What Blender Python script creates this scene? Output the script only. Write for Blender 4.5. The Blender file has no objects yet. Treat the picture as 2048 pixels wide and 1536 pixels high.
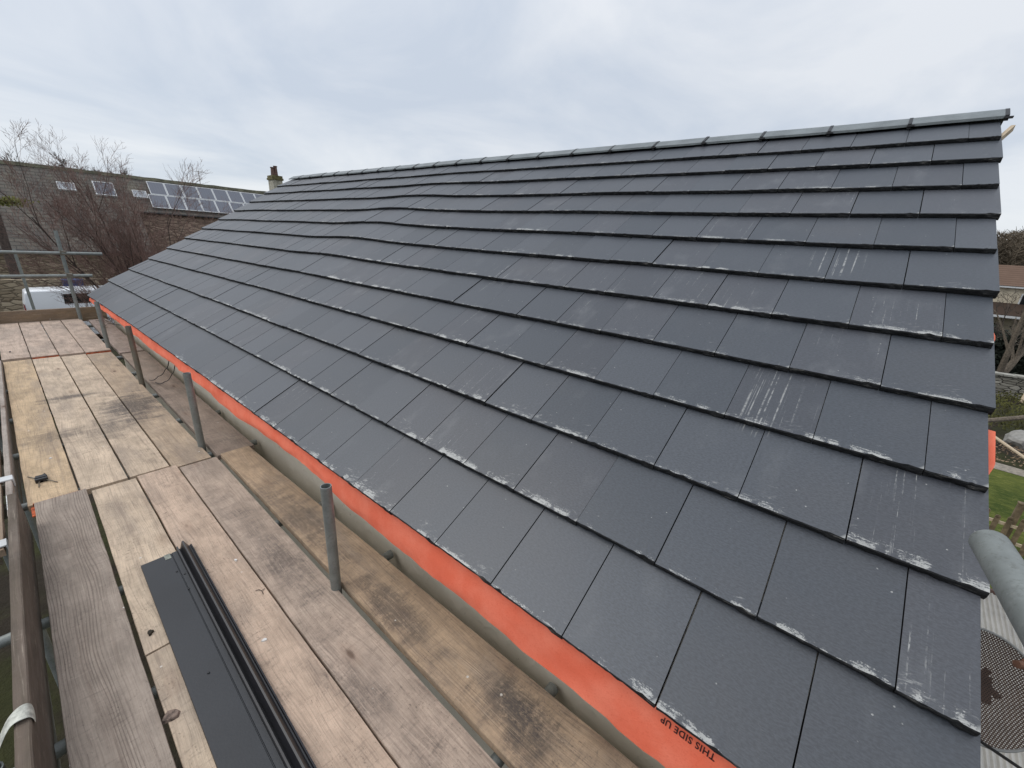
import bpy, bmesh, math, random
from mathutils import Vector, Matrix, noise
R = math.radians
scene = bpy.context.scene
col = scene.collection

# ------------------------------------------------------------------ camera
cd = bpy.data.cameras.new('camera'); cam = bpy.data.objects.new('camera', cd); col.objects.link(cam)
yaw, pit, rol, FPX = 0.90036, 0.32832, 0.06262, 817.69
CAM = Vector((-0.8867, -0.2387, 1.1718))
fw = Vector((math.sin(yaw)*math.cos(pit), math.cos(yaw)*math.cos(pit), -math.sin(pit)))
rt = Vector((math.cos(yaw), -math.sin(yaw), 0)); up = rt.cross(fw)
r2 = rt*math.cos(rol) + up*math.sin(rol); u2 = -rt*math.sin(rol) + up*math.cos(rol)
M = Matrix.Identity(4)
for i in range(3):
    M[i][0] = r2[i]; M[i][1] = u2[i]; M[i][2] = -fw[i]; M[i][3] = CAM[i]
cam.matrix_world = M
cd.sensor_width = 36; cd.lens = FPX/2048*36; cd.clip_start = 0.02; cd.clip_end = 3000
scene.camera = cam

# ------------------------------------------------------------------ light
SUN_EL, SUN_AZ = R(52), R(-38)       # azimuth measured from +Y towards +X
w = bpy.data.worlds.new('World'); scene.world = w; w.use_nodes = True
nt = w.node_tree; nt.nodes.clear()
def wn(t, **k):
    n = nt.nodes.new(t)
    for a, b in k.items(): setattr(n, a, b)
    return n
out = wn('ShaderNodeOutputWorld')
sky = wn('ShaderNodeTexSky', sky_type='NISHITA', sun_disc=False, sun_elevation=SUN_EL, sun_rotation=SUN_AZ)
b1 = wn('ShaderNodeBackground'); b1.inputs[1].default_value = 0.10
nt.links.new(sky.outputs[0], b1.inputs[0])
tc = wn('ShaderNodeTexCoord'); sep = wn('ShaderNodeSeparateXYZ'); nt.links.new(tc.outputs['Generated'], sep.inputs[0])
def wm(op, a, b=None):
    n = wn('ShaderNodeMath', operation=op)
    for i, v in enumerate((a, b)):
        if v is None: continue
        if isinstance(v, (int, float)): n.inputs[i].default_value = v
        else: nt.links.new(v, n.inputs[i])
    return n.outputs[0]
zz = wm('ADD', wm('MAXIMUM', sep.outputs[2], 0.0), 0.22)
cx = wm('DIVIDE', sep.outputs[0], zz); cy = wm('DIVIDE', sep.outputs[1], zz)
cmb = wn('ShaderNodeCombineXYZ'); nt.links.new(cx, cmb.inputs[0]); nt.links.new(cy, cmb.inputs[1])
n1 = wn('ShaderNodeTexNoise'); n1.inputs['Scale'].default_value = 0.95; n1.inputs['Detail'].default_value = 7; n1.inputs['Roughness'].default_value = 0.56; n1.inputs['Distortion'].default_value = 0.6
nt.links.new(cmb.outputs[0], n1.inputs[0])
rp = wn('ShaderNodeValToRGB'); rp.color_ramp.elements[0].position = 0.38; rp.color_ramp.elements[1].position = 0.62
rp.color_ramp.elements[0].color = (0.515, 0.565, 0.640, 1); rp.color_ramp.elements[1].color = (0.690, 0.712, 0.745, 1)
nt.links.new(n1.outputs[0], rp.inputs[0])
# overcast sky: brighter overhead
zb = wm('ADD', wm('MULTIPLY', wm('POWER', wm('MAXIMUM', sep.outputs[2], 0.0), 2.0), 0.55), 0.87)
zb = wm('ADD', zb, wm('MULTIPLY', wm('POWER', wm('SUBTRACT', 1.0, wm('MINIMUM', wm('ABSOLUTE', sep.outputs[2]), 1.0)), 8.0), 0.10))
b2 = wn('ShaderNodeBackground'); nt.links.new(rp.outputs[0], b2.inputs[0]); nt.links.new(zb, b2.inputs[1])
mx = wn('ShaderNodeMixShader'); mx.inputs[0].default_value = 0.88
nt.links.new(b1.outputs[0], mx.inputs[1]); nt.links.new(b2.outputs[0], mx.inputs[2]); nt.links.new(mx.outputs[0], out.inputs[0])
ld = bpy.data.lights.new('sun', 'SUN'); ld.energy = 0.95; ld.angle = R(40); ld.color = (1, 0.96, 0.9)
sun = bpy.data.objects.new('sun', ld); col.objects.link(sun)
sd = Vector((math.sin(SUN_AZ)*math.cos(SUN_EL), math.cos(SUN_AZ)*math.cos(SUN_EL), math.sin(SUN_EL)))
sun.rotation_euler = sd.to_track_quat('Z', 'Y').to_euler()
scene.view_settings.view_transform = 'Standard'; scene.view_settings.look = 'None'
scene.view_settings.exposure = 0.40; scene.view_settings.gamma = 1.0
scene.cycles.transparent_max_bounces = 16

# ------------------------------------------------------------------ material helpers
class NT:
    def __init__(s, name):
        s.m = bpy.data.materials.new(name); s.m.use_nodes = True
        s.t = s.m.node_tree; s.b = s.t.nodes['Principled BSDF']; s.out = s.t.nodes['Material Output']
    def n(s, t, **k):
        x = s.t.nodes.new(t)
        for a, b in k.items(): setattr(x, a, b)
        return x
    def put(s, sock, v):
        if isinstance(v, (int, float)): sock.default_value = v
        elif isinstance(v, (tuple, list)):
            sock.default_value = tuple(v) + ((1,) if len(v) == 3 and len(sock.default_value) == 4 else ())
        else: s.t.links.new(v, sock)
    def math(s, op, a, b=None, c=None):
        x = s.n('ShaderNodeMath', operation=op)
        for i, v in enumerate((a, b, c)):
            if v is not None: s.put(x.inputs[i], v)
        return x.outputs[0]
    def coord(s, kind='Object'): return s.n('ShaderNodeTexCoord').outputs[kind]
    def geo(s, k='Position'): return s.n('ShaderNodeNewGeometry').outputs[k]
    def vmath(s, op, a, b):
        x = s.n('ShaderNodeVectorMath', operation=op); s.put(x.inputs[0], a); s.put(x.inputs[1], b); return x.outputs[0]
    def noise(s, v, scale, detail=4, rough=0.55, dist=0.0, out=0):
        x = s.n('ShaderNodeTexNoise'); s.put(x.inputs['Vector'], v); x.inputs['Scale'].default_value = scale
        x.inputs['Detail'].default_value = detail; x.inputs['Roughness'].default_value = rough; x.inputs['Distortion'].default_value = dist
        return x.outputs[out]
    def vor(s, v, scale, feature='F1', out='Distance'):
        x = s.n('ShaderNodeTexVoronoi', feature=feature); s.put(x.inputs['Vector'], v); x.inputs['Scale'].default_value = scale
        return x.outputs[out]
    def ss(s, v, a, b, lo=0.0, hi=1.0):
        x = s.n('ShaderNodeMapRange', interpolation_type='SMOOTHSTEP')
        s.put(x.inputs[0], v); s.put(x.inputs[1], a); s.put(x.inputs[2], b); s.put(x.inputs[3], lo); s.put(x.inputs[4], hi)
        return x.outputs[0]
    def mix(s, f, a, b, blend='MIX'):
        x = s.n('ShaderNodeMix', data_type='RGBA', blend_type=blend)
        s.put(x.inputs[0], f); s.put(x.inputs[6], a); s.put(x.inputs[7], b); return x.outputs[2]
    def scale(s, c, f): return s.vmath('MULTIPLY', c, s.comb(f, f, f))
    def comb(s, x, y, z):
        c = s.n('ShaderNodeCombineXYZ'); s.put(c.inputs[0], x); s.put(c.inputs[1], y); s.put(c.inputs[2], z); return c.outputs[0]
    def sep(s, v):
        c = s.n('ShaderNodeSeparateXYZ'); s.put(c.inputs[0], v); return c.outputs
    def bump(s, h, strength=0.5, dist=0.01):
        x = s.n('ShaderNodeBump'); x.inputs['Strength'].default_value = strength; x.inputs['Distance'].default_value = dist
        s.put(x.inputs['Height'], h); s.t.links.new(x.outputs[0], s.b.inputs['Normal'])
    def done(s, base, rough=0.7, metal=0.0, spec=0.5):
        s.put(s.b.inputs['Base Color'], base); s.put(s.b.inputs['Roughness'], rough); s.put(s.b.inputs['Metallic'], metal)
        s.put(s.b.inputs['Specular IOR Level'], spec); return s.m

def simple(name, colr, rough=0.7, metal=0.0, var=0.25, scale=8, bump=0.0, bscale=40, spec=0.5, col2=None):
    t = NT(name); p = t.coord('Object')
    f = t.noise(p, scale, 6, 0.6)
    a = tuple(c*(1-var) for c in colr); b = col2 if col2 else tuple(min(1, c*(1+var)) for c in colr)
    if bump: t.bump(t.noise(p, bscale, 5), bump, 0.01)
    return t.done(t.mix(t.ss(f, 0.3, 0.7), a, b), rough, metal, spec)

# ------------------------------------------------------------------ materials
def mat_slate():
    t = NT('slate'); uv = t.n('ShaderNodeUVMap').outputs[0]; s = t.sep(uv)
    at = t.n('ShaderNodeAttribute', attribute_name='rnd').outputs['Fac']
    off = t.comb(t.math('MULTIPLY', at, 37.0), t.math('MULTIPLY', at, 91.0), 0.0)
    p = t.vmath('ADD', uv, off); wp = t.geo()
    v = s[1]; u = s[0]
    h2 = t.math('FRACT', t.math('MULTIPLY', at, 173.3))
    base = t.mix(at, (0.035, 0.042, 0.053), (0.053, 0.060, 0.072))
    base = t.mix(t.math('MULTIPLY', t.math('GREATER_THAN', h2, 0.72), 0.25), base, (0.056, 0.053, 0.062))
    base = t.mix(t.math('MULTIPLY', t.ss(t.noise(wp, 1.3, 5, 0.6), 0.45, 0.7), 0.30), base, (0.060, 0.058, 0.060))
    fine = t.noise(t.vmath('MULTIPLY', p, (85, 210, 1)), 1, 4, 0.7)
    base = t.scale(base, t.math('ADD', t.math('MULTIPLY', t.ss(fine, 0.34, 0.66), 0.50), 0.75))
    # dull dusty bloom, patchy
    bloom = t.math('MULTIPLY', t.ss(t.noise(t.vmath('MULTIPLY', p, (7, 4, 1)), 1, 6, 0.6), 0.5, 0.8), t.ss(h2, 0.3, 1.0))
    base = t.mix(t.math('MULTIPLY', bloom, 0.36), base, (0.18, 0.185, 0.19))
    ys = t.sep(wp)
    zone = t.math('MULTIPLY', t.ss(t.math('ABSOLUTE', t.math('SUBTRACT', ys[1], 1.9)), 4.6, 1.2), t.ss(ys[0], 3.6, 1.6))
    area = t.math('MINIMUM', t.math('ADD', t.math('MULTIPLY', t.ss(t.noise(wp, 1.1, 3, 0.6), 0.40, 0.62), 0.7), t.math('MULTIPLY', zone, 0.55)), 1.0)                 # where the roofers trod
    # white scuffs beside the lower edge
    e = t.ss(v, 0.062, 0.002)
    nz = t.math('ADD', t.math('MULTIPLY', t.noise(t.vmath('MULTIPLY', p, (30, 150, 1)), 1, 5, 0.75), 0.6), t.math('MULTIPLY', t.noise(p, 240, 3, 0.7), 0.4))
    blob = t.ss(t.noise(t.vmath('MULTIPLY', p, (10, 7, 1)), 1, 3, 0.6), 0.36, 0.58)
    e = t.ss(v, t.math('ADD', 0.028, t.math('MULTIPLY', h2, 0.055)), 0.002)
    k = t.math('MULTIPLY', t.math('MULTIPLY', e, blob), t.math('ADD', t.math('MULTIPLY', area, 0.68), 0.32))
    thr = t.math('SUBTRACT', 0.70, t.math('MULTIPLY', k, 0.325))
    sc = t.ss(t.math('SUBTRACT', nz, thr), 0.0, 0.10)
    sm = t.noise(t.vmath('ADD', t.vmath('MULTIPLY', p, (22, 48, 1)), t.comb(t.math('MULTIPLY', v, 30.0), 0.0, 0.0)), 1, 6, 0.75, 0.8)
    smk = t.math('MULTIPLY', t.math('MULTIPLY', t.ss(v, 0.16, 0.01), t.ss(t.noise(p, 5, 3, 0.6), 0.45, 0.62)), t.math('ADD', t.math('MULTIPLY', area, 0.8), 0.2))
    sm = t.math('MULTIPLY', t.ss(t.math('ADD', sm, t.math('MULTIPLY', smk, 0.17)), 0.66, 0.80), 0.45)
    sc = t.math('ADD', t.math('MULTIPLY', sc, t.math('ADD', t.math('MULTIPLY', t.noise(p, 30, 3, 0.6), 0.9), 0.40)), sm)
    # short scratches and grains over the face
    scr = t.ss(t.noise(t.vmath('MULTIPLY', p, (38, 130, 1)), 1, 3, 0.6), 0.74, 0.82)
    scr = t.math('MULTIPLY', t.math('MULTIPLY', scr, t.ss(t.noise(p, 6, 3), 0.55, 0.7)), 0.5)
    # run streaks down a few tiles
    st = t.ss(t.noise(t.vmath('MULTIPLY', p, (95, 1.6, 1)), 1, 3, 0.7), 0.60, 0.72)
    brk = t.ss(t.noise(t.vmath('MULTIPLY', p, (60, 40, 1)), 1, 3, 0.7), 0.42, 0.6)
    st = t.math('MULTIPLY', t.math('MULTIPLY', t.math('MULTIPLY', st, brk), t.math('GREATER_THAN', h2, 0.76)), t.math('MULTIPLY', area, 0.75))
    for (dx_, dy_, rx_, ry_) in ((1.02, -0.07, 0.17, 0.13), (1.95, -0.13, 0.15, 0.13), (1.5, 1.9, 0.16, 0.16)):
        q = t.math('ADD', t.math('POWER', t.math('DIVIDE', t.math('SUBTRACT', ys[0], dx_), rx_), 2.0), t.math('POWER', t.math('DIVIDE', t.math('SUBTRACT', ys[1], dy_), ry_), 2.0))
        dr = t.ss(t.noise(t.vmath('MULTIPLY', wp, (0.9, 85, 1)), 1, 2, 0.7), 0.60, 0.66)
        st = t.math('ADD', st, t.math('MULTIPLY', t.math('MULTIPLY', dr, t.ss(q, 1.2, 0.5)), t.math('MULTIPLY', t.ss(t.noise(t.vmath('MULTIPLY', wp, (30, 30, 30)), 1, 4, 0.7), 0.38, 0.58), 0.6)))
    # specks
    vd = t.vor(p, 55); vc = t.n('ShaderNodeTexVoronoi'); t.put(vc.inputs['Vector'], p); vc.inputs['Scale'].default_value = 55
    vcx = t.sep(vc.outputs['Color'])[0]
    vd = t.math('ADD', vd, t.math('MULTIPLY', t.math('SUBTRACT', t.noise(p, 160, 3, 0.7), 0.5), 0.5))
    sp = t.math('MULTIPLY', t.ss(vd, 0.16, 0.06), t.math('GREATER_THAN', vcx, 0.97))
    dab = t.math('MULTIPLY', t.math('MULTIPLY', t.ss(t.math('ADD', u, t.math('MULTIPLY', v, 0.8)), 0.020, 0.009), t.math('GREATER_THAN', h2, 0.45)), 0.6)
    st = t.math('ADD', st, dab)
    wht = t.math('MINIMUM', t.math('ADD', t.math('ADD', sc, scr), t.math('ADD', st, t.math('MULTIPLY', sp, 0.7))), 1.0)
    base = t.mix(t.math('MULTIPLY', wht, 0.8), base, (0.50, 0.50, 0.47))
    h = t.math('ADD', t.math('MULTIPLY', t.noise(t.vmath('MULTIPLY', p, (60, 170, 1)), 1, 5, 0.7), 0.6), t.math('MULTIPLY', t.noise(p, 5, 2), 0.6))
    t.bump(h, 0.30, 0.003)
    return t.done(base, t.math('ADD', t.math('MULTIPLY', fine, 0.12), 0.40), 0, 0.75)

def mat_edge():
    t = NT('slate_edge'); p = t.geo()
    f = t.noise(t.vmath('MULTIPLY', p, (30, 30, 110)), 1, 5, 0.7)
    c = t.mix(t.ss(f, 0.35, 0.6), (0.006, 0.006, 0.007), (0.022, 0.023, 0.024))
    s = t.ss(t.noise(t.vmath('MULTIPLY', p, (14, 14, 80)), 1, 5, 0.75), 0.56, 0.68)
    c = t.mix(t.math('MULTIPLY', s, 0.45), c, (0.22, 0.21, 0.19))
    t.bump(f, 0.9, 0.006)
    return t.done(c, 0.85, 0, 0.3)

def mat_wood():
    """weathered scaffold board, grain along local Y; object colour = tint, alpha = dirt"""
    t = NT('weathered_board'); oi = t.n('ShaderNodeObjectInfo')
    rnd = oi.outputs['Random']; tint = oi.outputs['Color']; alpha = oi.outputs['Alpha']
    p = t.vmath('ADD', t.coord('Object'), t.comb(t.math('MULTIPLY', rnd, 3.0), t.math('MULTIPLY', rnd, 53.0), 0.0))
    wp = t.geo(); nrm = t.sep(t.geo('Normal'))
    warp = t.noise(t.vmath('MULTIPLY', p, (4, 0.9, 4)), 1, 2, 0.5)
    px = t.sep(p)
    gx = t.math('ADD', px[0], t.math('MULTIPLY', t.math('SUBTRACT', warp, 0.5), 0.11))
    # growth rings drawn out into cathedral figure
    ring = t.math('SINE', t.math('ADD', t.math('MULTIPLY', gx, 620.0), t.math('MULTIPLY', t.noise(t.vmath('MULTIPLY', p, (8, 0.55, 8)), 1, 3, 0.5), 46.0)))
    ringm = t.math('MULTIPLY', t.math('MULTIPLY', t.ss(ring, 0.3, 1.0), t.ss(t.noise(t.vmath('MULTIPLY', p, (8, 0.55, 8)), 1.7, 2, 0.5), 0.42, 0.6)), t.math('DIVIDE', oi.outputs['Object Index'], 10.0))
    g3 = t.comb(gx, px[1], px[2])
    gr = t.noise(t.vmath('MULTIPLY', g3, (190, 5.0, 60)), 1, 5, 0.72)
    gb = t.noise(t.vmath('MULTIPLY', g3, (38, 0.9, 20)), 1, 4, 0.65)
    mot = t.noise(t.vmath('MULTIPLY', p, (9, 4.5, 9)), 1, 8, 0.7)
    # saw and wear marks across the board
    crs = t.noise(t.vmath('MULTIPLY', p, (13, 60, 9)), 1, 7, 0.78, 0.6)
    pat = t.ss(t.noise(t.vmath('MULTIPLY', p, (5, 1.6, 5)), 1, 4, 0.65), 0.36, 0.62)
    c = t.scale(tint, t.math('ADD', t.math('MULTIPLY', t.ss(mot, 0.3, 0.7), 0.40), 0.74))
    c = t.mix(t.math('MULTIPLY', t.ss(t.noise(t.vmath('MULTIPLY', p, (4, 1.1, 4)), 1.3, 6, 0.65), 0.45, 0.68), 0.5), c, (0.28, 0.23, 0.19))
    c = t.mix(t.math('MULTIPLY', ringm, 0.42), c, (0.13, 0.10, 0.085))
    c = t.mix(t.math('MULTIPLY', t.ss(gb, 0.50, 0.70), 0.34), c, (0.20, 0.15, 0.12))
    c = t.mix(t.math('MULTIPLY', t.ss(gr, 0.48, 0.70), 0.44), c, (0.15, 0.115, 0.095))
    c = t.mix(t.math('MULTIPLY', t.ss(gr, 0.45, 0.28), 0.30), c, (0.62, 0.52, 0.42))
    c = t.mix(t.math('MULTIPLY', t.math('MULTIPLY', t.ss(crs, 0.52, 0.68), t.math('ADD', t.math('MULTIPLY', pat, 0.8), 0.2)), 0.62), c, (0.15, 0.12, 0.10))
    c = t.mix(t.math('MULTIPLY', t.ss(crs, 0.42, 0.25), 0.34), c, (0.62, 0.53, 0.44))
    # knots
    kn = t.vmath('MULTIPLY', p, (7.5, 2.6, 4)); vo = t.n('ShaderNodeTexVoronoi'); t.put(vo.inputs['Vector'], t.vmath('ADD', kn, t.scale(t.comb(warp, warp, warp), 0.4))); vo.inputs['Scale'].default_value = 1
    kh = t.math('GREATER_THAN', t.sep(vo.outputs['Color'])[0], 0.62)
    kd = t.math('MULTIPLY', t.ss(vo.outputs['Distance'], 0.12, 0.05), kh)
    c = t.mix(t.math('MULTIPLY', kd, 0.75), c, (0.085, 0.055, 0.04))
    halo = t.math('MULTIPLY', t.ss(vo.outputs['Distance'], 0.30, 0.1), kh)
    c = t.mix(t.math('MULTIPLY', halo, 0.22), c, (0.22, 0.13, 0.085))
    # trodden-in dirt
    d1 = t.noise(t.vmath('MULTIPLY', wp, (3.2, 2.1, 3)), 1, 9, 0.72)
    d2 = t.noise(t.vmath('MULTIPLY', wp, (55, 34, 50)), 1, 5, 0.8)
    dm = t.math('MULTIPLY', t.ss(d1, t.math('SUBTRACT', 0.68, t.math('MULTIPLY', alpha, 0.26)), 0.75), t.math('MULTIPLY', t.ss(d2, 0.30, 0.6), t.ss(gr, 0.25, 0.55)))
    c = t.mix(t.math('MULTIPLY', dm, 0.8), c, (0.075, 0.065, 0.06))
    d3 = t.math('MULTIPLY', t.ss(t.noise(t.vmath('MULTIPLY', wp, (110, 70, 90)), 1, 4, 0.75), 0.56, 0.70), t.ss(t.noise(wp, 5, 5, 0.75), 0.42, 0.62))
    c = t.mix(t.math('MULTIPLY', d3, 0.8), c, (0.07, 0.055, 0.045))
    # large soot-like stains on the far boards
    for (sx, sy, rx, ry, k) in ((-0.33, 4.75, 0.26, 0.50, 1.0), (-0.72, 5.35, 0.26, 0.09, 0.95), (-0.55, 4.30, 0.30, 0.30, 0.55), (-0.92, 4.35, 0.16, 0.22, 0.55), (-0.02, 0.35, 0.12, 0.22, 0.9), (-0.04, 2.1, 0.12, 0.5, .6), (-0.05, 1.05, 0.10, 0.4, .7), (-0.27, 1.9, 0.08, 0.8, .45)):
        q = t.vmath('DIVIDE', t.vmath('SUBTRACT', wp, (sx, sy, 0)), (rx, ry, 1000))
        ln = t.n('ShaderNodeVectorMath', operation='LENGTH'); t.put(ln.inputs[0], q)
        dd = t.math('ADD', ln.outputs['Value'], t.math('MULTIPLY', t.math('SUBTRACT', t.noise(t.vmath('MULTIPLY', wp, (4, 11, 4)), 1, 6, 0.7), 0.5), 2.6))
        m_ = t.math('MULTIPLY', t.ss(dd, 1.15, 0.25), k*0.78)
        c = t.mix(t.math('MULTIPLY', m_, t.math('MULTIPLY', t.ss(d2, 0.25, 0.52), t.ss(gr, 0.22, 0.48))), c, (0.06, 0.055, 0.055))
    # sides darker grime, pale flecks of mortar
    vo2 = t.n('ShaderNodeTexVoronoi'); t.put(vo2.inputs['Vector'], wp); vo2.inputs['Scale'].default_value = 26
    fl = t.math('MULTIPLY', t.ss(vo2.outputs['Distance'], 0.17, 0.1), t.math('GREATER_THAN', t.sep(vo2.outputs['Color'])[0], 0.975))
    c = t.mix(fl, c, (0.62, 0.58, 0.52))
    h = t.math('ADD', t.math('MULTIPLY', gr, 0.8), t.math('ADD', t.math('MULTIPLY', crs, 0.6), t.math('MULTIPLY', ringm, -0.4)))
    t.bump(h, 0.7, 0.004)
    return t.done(c, 0.82, 0, 0.3)

def mat_galv(name='galvanised', colr=(0.25, 0.268, 0.255), rust=0.0):
    t = NT(name); p = t.geo()
    f = t.noise(p, 18, 3, 0.5); g = t.noise(t.vmath('MULTIPLY', p, (1, 1, 1)), 110, 3, 0.6)
    c = t.mix(t.ss(f, 0.3, 0.7), tuple(x*0.86 for x in colr), tuple(x*1.10 for x in colr))
    c = t.mix(t.math('MULTIPLY', t.ss(g, 0.5, 0.75), 0.2), c, (0.42, 0.43, 0.40))
    if rust: c = t.mix(t.math('MULTIPLY', t.ss(t.noise(p, 9, 5, 0.7), 0.62-rust*0.25, 0.75), 0.8), c, (0.13, 0.075, 0.035))
    sp_ = t.math("MULTIPLY", t.ss(t.noise(p, 90, 6, 0.78), 0.50, 0.68), 0.5); c = t.mix(sp_, c, (0.12, 0.12, 0.10))
    t.bump(g, 0.06, 0.001)
    return t.done(c, 0.5, 0.45, 0.5)

def mat_render_wall():
    t = NT('cream_render'); p = t.geo(); q = t.vmath('MULTIPLY', p, (1, 1, 1))
    d = t.vor(t.vmath('ADD', q, t.scale(t.noise(p, 5, 2, 0.5, 0, 1), 0.12)), 5.5)
    arc = t.math('SINE', t.math('MULTIPLY', d, 17.0))
    arcs = t.math('MULTIPLY', t.ss(t.math('FRACT', t.math('MULTIPLY', d, 3.6)), 0.55, 1.0), t.ss(t.noise(p, 6, 3), 0.44, 0.56))
    c = t.mix(t.ss(t.noise(p, 3.0, 6, 0.65), 0.35, 0.7), (0.64, 0.575, 0.465), (0.74, 0.67, 0.555))
    ck = t.ss(t.noise(t.vmath('MULTIPLY', p, (20, 22, 20)), 1, 4, 0.7), 0.66, 0.74)
    c = t.mix(t.math('MULTIPLY', ck, 0.5), c, (0.14, 0.12, 0.09))
    t.bump(t.math('ADD', arcs, t.math('MULTIPLY', t.noise(p, 60, 3), 0.25)), 0.5, 0.004)
    return t.done(c, 0.88, 0, 0.3)

def mat_felt():
    t = NT('orange_felt'); p = t.geo()
    f = t.noise(p, 7, 5, 0.6); g = t.noise(p, 160, 3, 0.7)
    c = t.mix(t.ss(f, 0.3, 0.7), (0.86, 0.175, 0.095), (0.92, 0.245, 0.15))
    c = t.mix(t.math('MULTIPLY', t.ss(g, 0.5, 0.75), 0.25), c, (0.62, 0.06, 0.03))
    dk = t.ss(t.noise(t.vmath('MULTIPLY', p, (30, 9, 30)), 1, 5, 0.75), 0.68, 0.78)
    c = t.mix(t.math('MULTIPLY', dk, 0.6), c, (0.28, 0.03, 0.02))
    t.bump(t.math('ADD', g, t.math('MULTIPLY', t.noise(p, 14, 3), 1.5)), 0.3, 0.004)
    return t.done(c, 0.8, 0, 0.25)

def mat_old_slate():
    t = NT('old_slate_roof'); uv = t.n('ShaderNodeUVMap').outputs[0]
    br = t.n('ShaderNodeTexBrick'); t.put(br.inputs['Vector'], uv); br.offset = 0.5
    br.inputs['Scale'].default_value = 1; br.inputs['Mortar Size'].default_value = 0.013; br.inputs['Mortar Smooth'].default_value = 0.3
    br.inputs['Brick Width'].default_value = 0.42; br.inputs['Row Height'].default_value = 0.30
    br.inputs['Color1'].default_value = (0.120, 0.108, 0.092, 1); br.inputs['Color2'].default_value = (0.165, 0.147, 0.120, 1); br.inputs['Mortar'].default_value = (0.028, 0.027, 0.026, 1)
    v = t.sep(uv)
    c = t.mix(t.math('MULTIPLY', t.ss(t.noise(uv, 0.6, 6, 0.7), 0.42, 0.66), 0.6), br.outputs[0], (0.082, 0.072, 0.068))
    c = t.mix(t.math('MULTIPLY', t.ss(t.noise(t.vmath('MULTIPLY', uv, (1.2, 0.5, 1)), 1, 5, 0.7), 0.5, 0.75), 0.5), c, (0.20, 0.185, 0.135))
    rr = t.math('FRACT', t.math('DIVIDE', v[1], 0.30)); c = t.mix(t.math('MULTIPLY', t.ss(rr, 0.22, 0.02), 0.75), c, (0.035, 0.033, 0.03))  # row shading painted in: each course darkens towards its lower edge
    sp = t.vor(uv, 4.0); c = t.mix(t.ss(sp, 0.055, 0.03), c, (0.5, 0.48, 0.42))
    t.bump(t.math('ADD', br.outputs['Fac'], 0.0), -0.5, 0.03)
    return t.done(c, 0.8, 0, 0.3)

def mat_rubble(name, c1, c2, mort, scale=3.0):
    t = NT(name); p = t.vmath('MULTIPLY', t.coord('Object'), (0.85, 0.85, 2.4))
    p = t.vmath('ADD', p, t.scale(t.noise(p, 2.5, 3, 0.5, 0, 1), 0.25))
    vo = t.n('ShaderNodeTexVoronoi'); t.put(vo.inputs['Vector'], p); vo.inputs['Scale'].default_value = scale
    e = t.vor(p, scale, 'DISTANCE_TO_EDGE')
    k = t.sep(vo.outputs['Color'])[0]
    c = t.mix(k, c1, c2); c = t.scale(c, t.math('ADD', t.math('MULTIPLY', t.noise(p, 14, 5, 0.7), 0.8), 0.6))
    c = t.mix(t.ss(e, 0.07, 0.02), c, mort)
    t.bump(t.ss(e, 0.0, 0.15), 0.8, 0.05)
    return t.done(c, 0.9, 0, 0.2)

def mat_ground():
    t = NT('ground_soil'); p = t.geo()
    a = t.noise(p, 0.45, 7, 0.65); b = t.noise(p, 4.0, 6, 0.75)
    c = t.mix(t.ss(a, 0.42, 0.6), (0.035, 0.028, 0.02), (0.04, 0.042, 0.016))
    c = t.scale(c, t.math('ADD', t.math('MULTIPLY', b, 1.3), 0.35))
    t.bump(b, 0.9, 0.1)
    return t.done(c, 0.95, 0, 0.2)

def mat_lawn():
    t = NT('lawn_grass'); p = t.geo()
    a = t.noise(p, 1.1, 6, 0.65); b = t.noise(t.vmath('MULTIPLY', p, (14, 5, 9)), 1, 5, 0.75)
    c = t.mix(t.ss(a, 0.38, 0.66), (0.045, 0.068, 0.010), (0.10, 0.118, 0.022))
    c = t.mix(t.math('MULTIPLY', t.ss(b, 0.5, 0.72), 0.6), c, (0.21, 0.2, 0.06))
    c = t.scale(c, t.math('ADD', t.math('MULTIPLY', b, 1.0), 0.5))
    t.bump(b, 1.0, 0.05)
    return t.done(c, 0.95, 0, 0.2)

def mat_mesh():
    t = NT('perforated_mesh'); p = t.sep(t.coord('Object'))
    P = 0.0098
    x = t.math('DIVIDE', p[0], P); y = t.math('DIVIDE', p[1], P*0.866)
    row = t.math('FLOOR', y)
    xo = t.math('ADD', x, t.math('MULTIPLY', t.math('MODULO', t.math('ADD', row, 1000.0), 2.0), 0.5))
    fx = t.math('SUBTRACT', t.math('FRACT', xo), 0.5); fy = t.math('SUBTRACT', t.math('FRACT', y), 0.5)
    d = t.math('SQRT', t.math('ADD', t.math('MULTIPLY', fx, fx), t.math('MULTIPLY', fy, fy)))
    hole = t.ss(d, 0.31, 0.24)
    t.done(t.mix(t.noise(t.coord('Object'), 12, 4), (0.024, 0.014, 0.010), (0.075, 0.042, 0.028)), 0.6, 0.0, 0.3)
    tr = t.n('ShaderNodeBsdfTransparent'); mxs = t.n('ShaderNodeMixShader'); t.put(mxs.inputs[0], hole)
    t.t.links.new(t.b.outputs[0], mxs.inputs[1]); t.t.links.new(tr.outputs[0], mxs.inputs[2]); t.t.links.new(mxs.outputs[0], t.out.inputs[0])
    return t.m

def mat_panel():
    t = NT('solar_cells'); p = t.coord('Object'); s = t.sep(p)
    ln = t.math('ABSOLUTE', t.math('SINE', t.math('MULTIPLY', s[0], 19.0)))
    c = t.mix(t.ss(ln, 0.10, 0.03), (0.10, 0.11, 0.14), (0.24, 0.25, 0.28))  # cells coloured lighter blue-grey to stand in for reflected sky
    c = t.mix(t.noise(p, 2.0, 3), c, (0.13, 0.135, 0.16))
    return t.done(c, 0.28, 0, 0.6)

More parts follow.
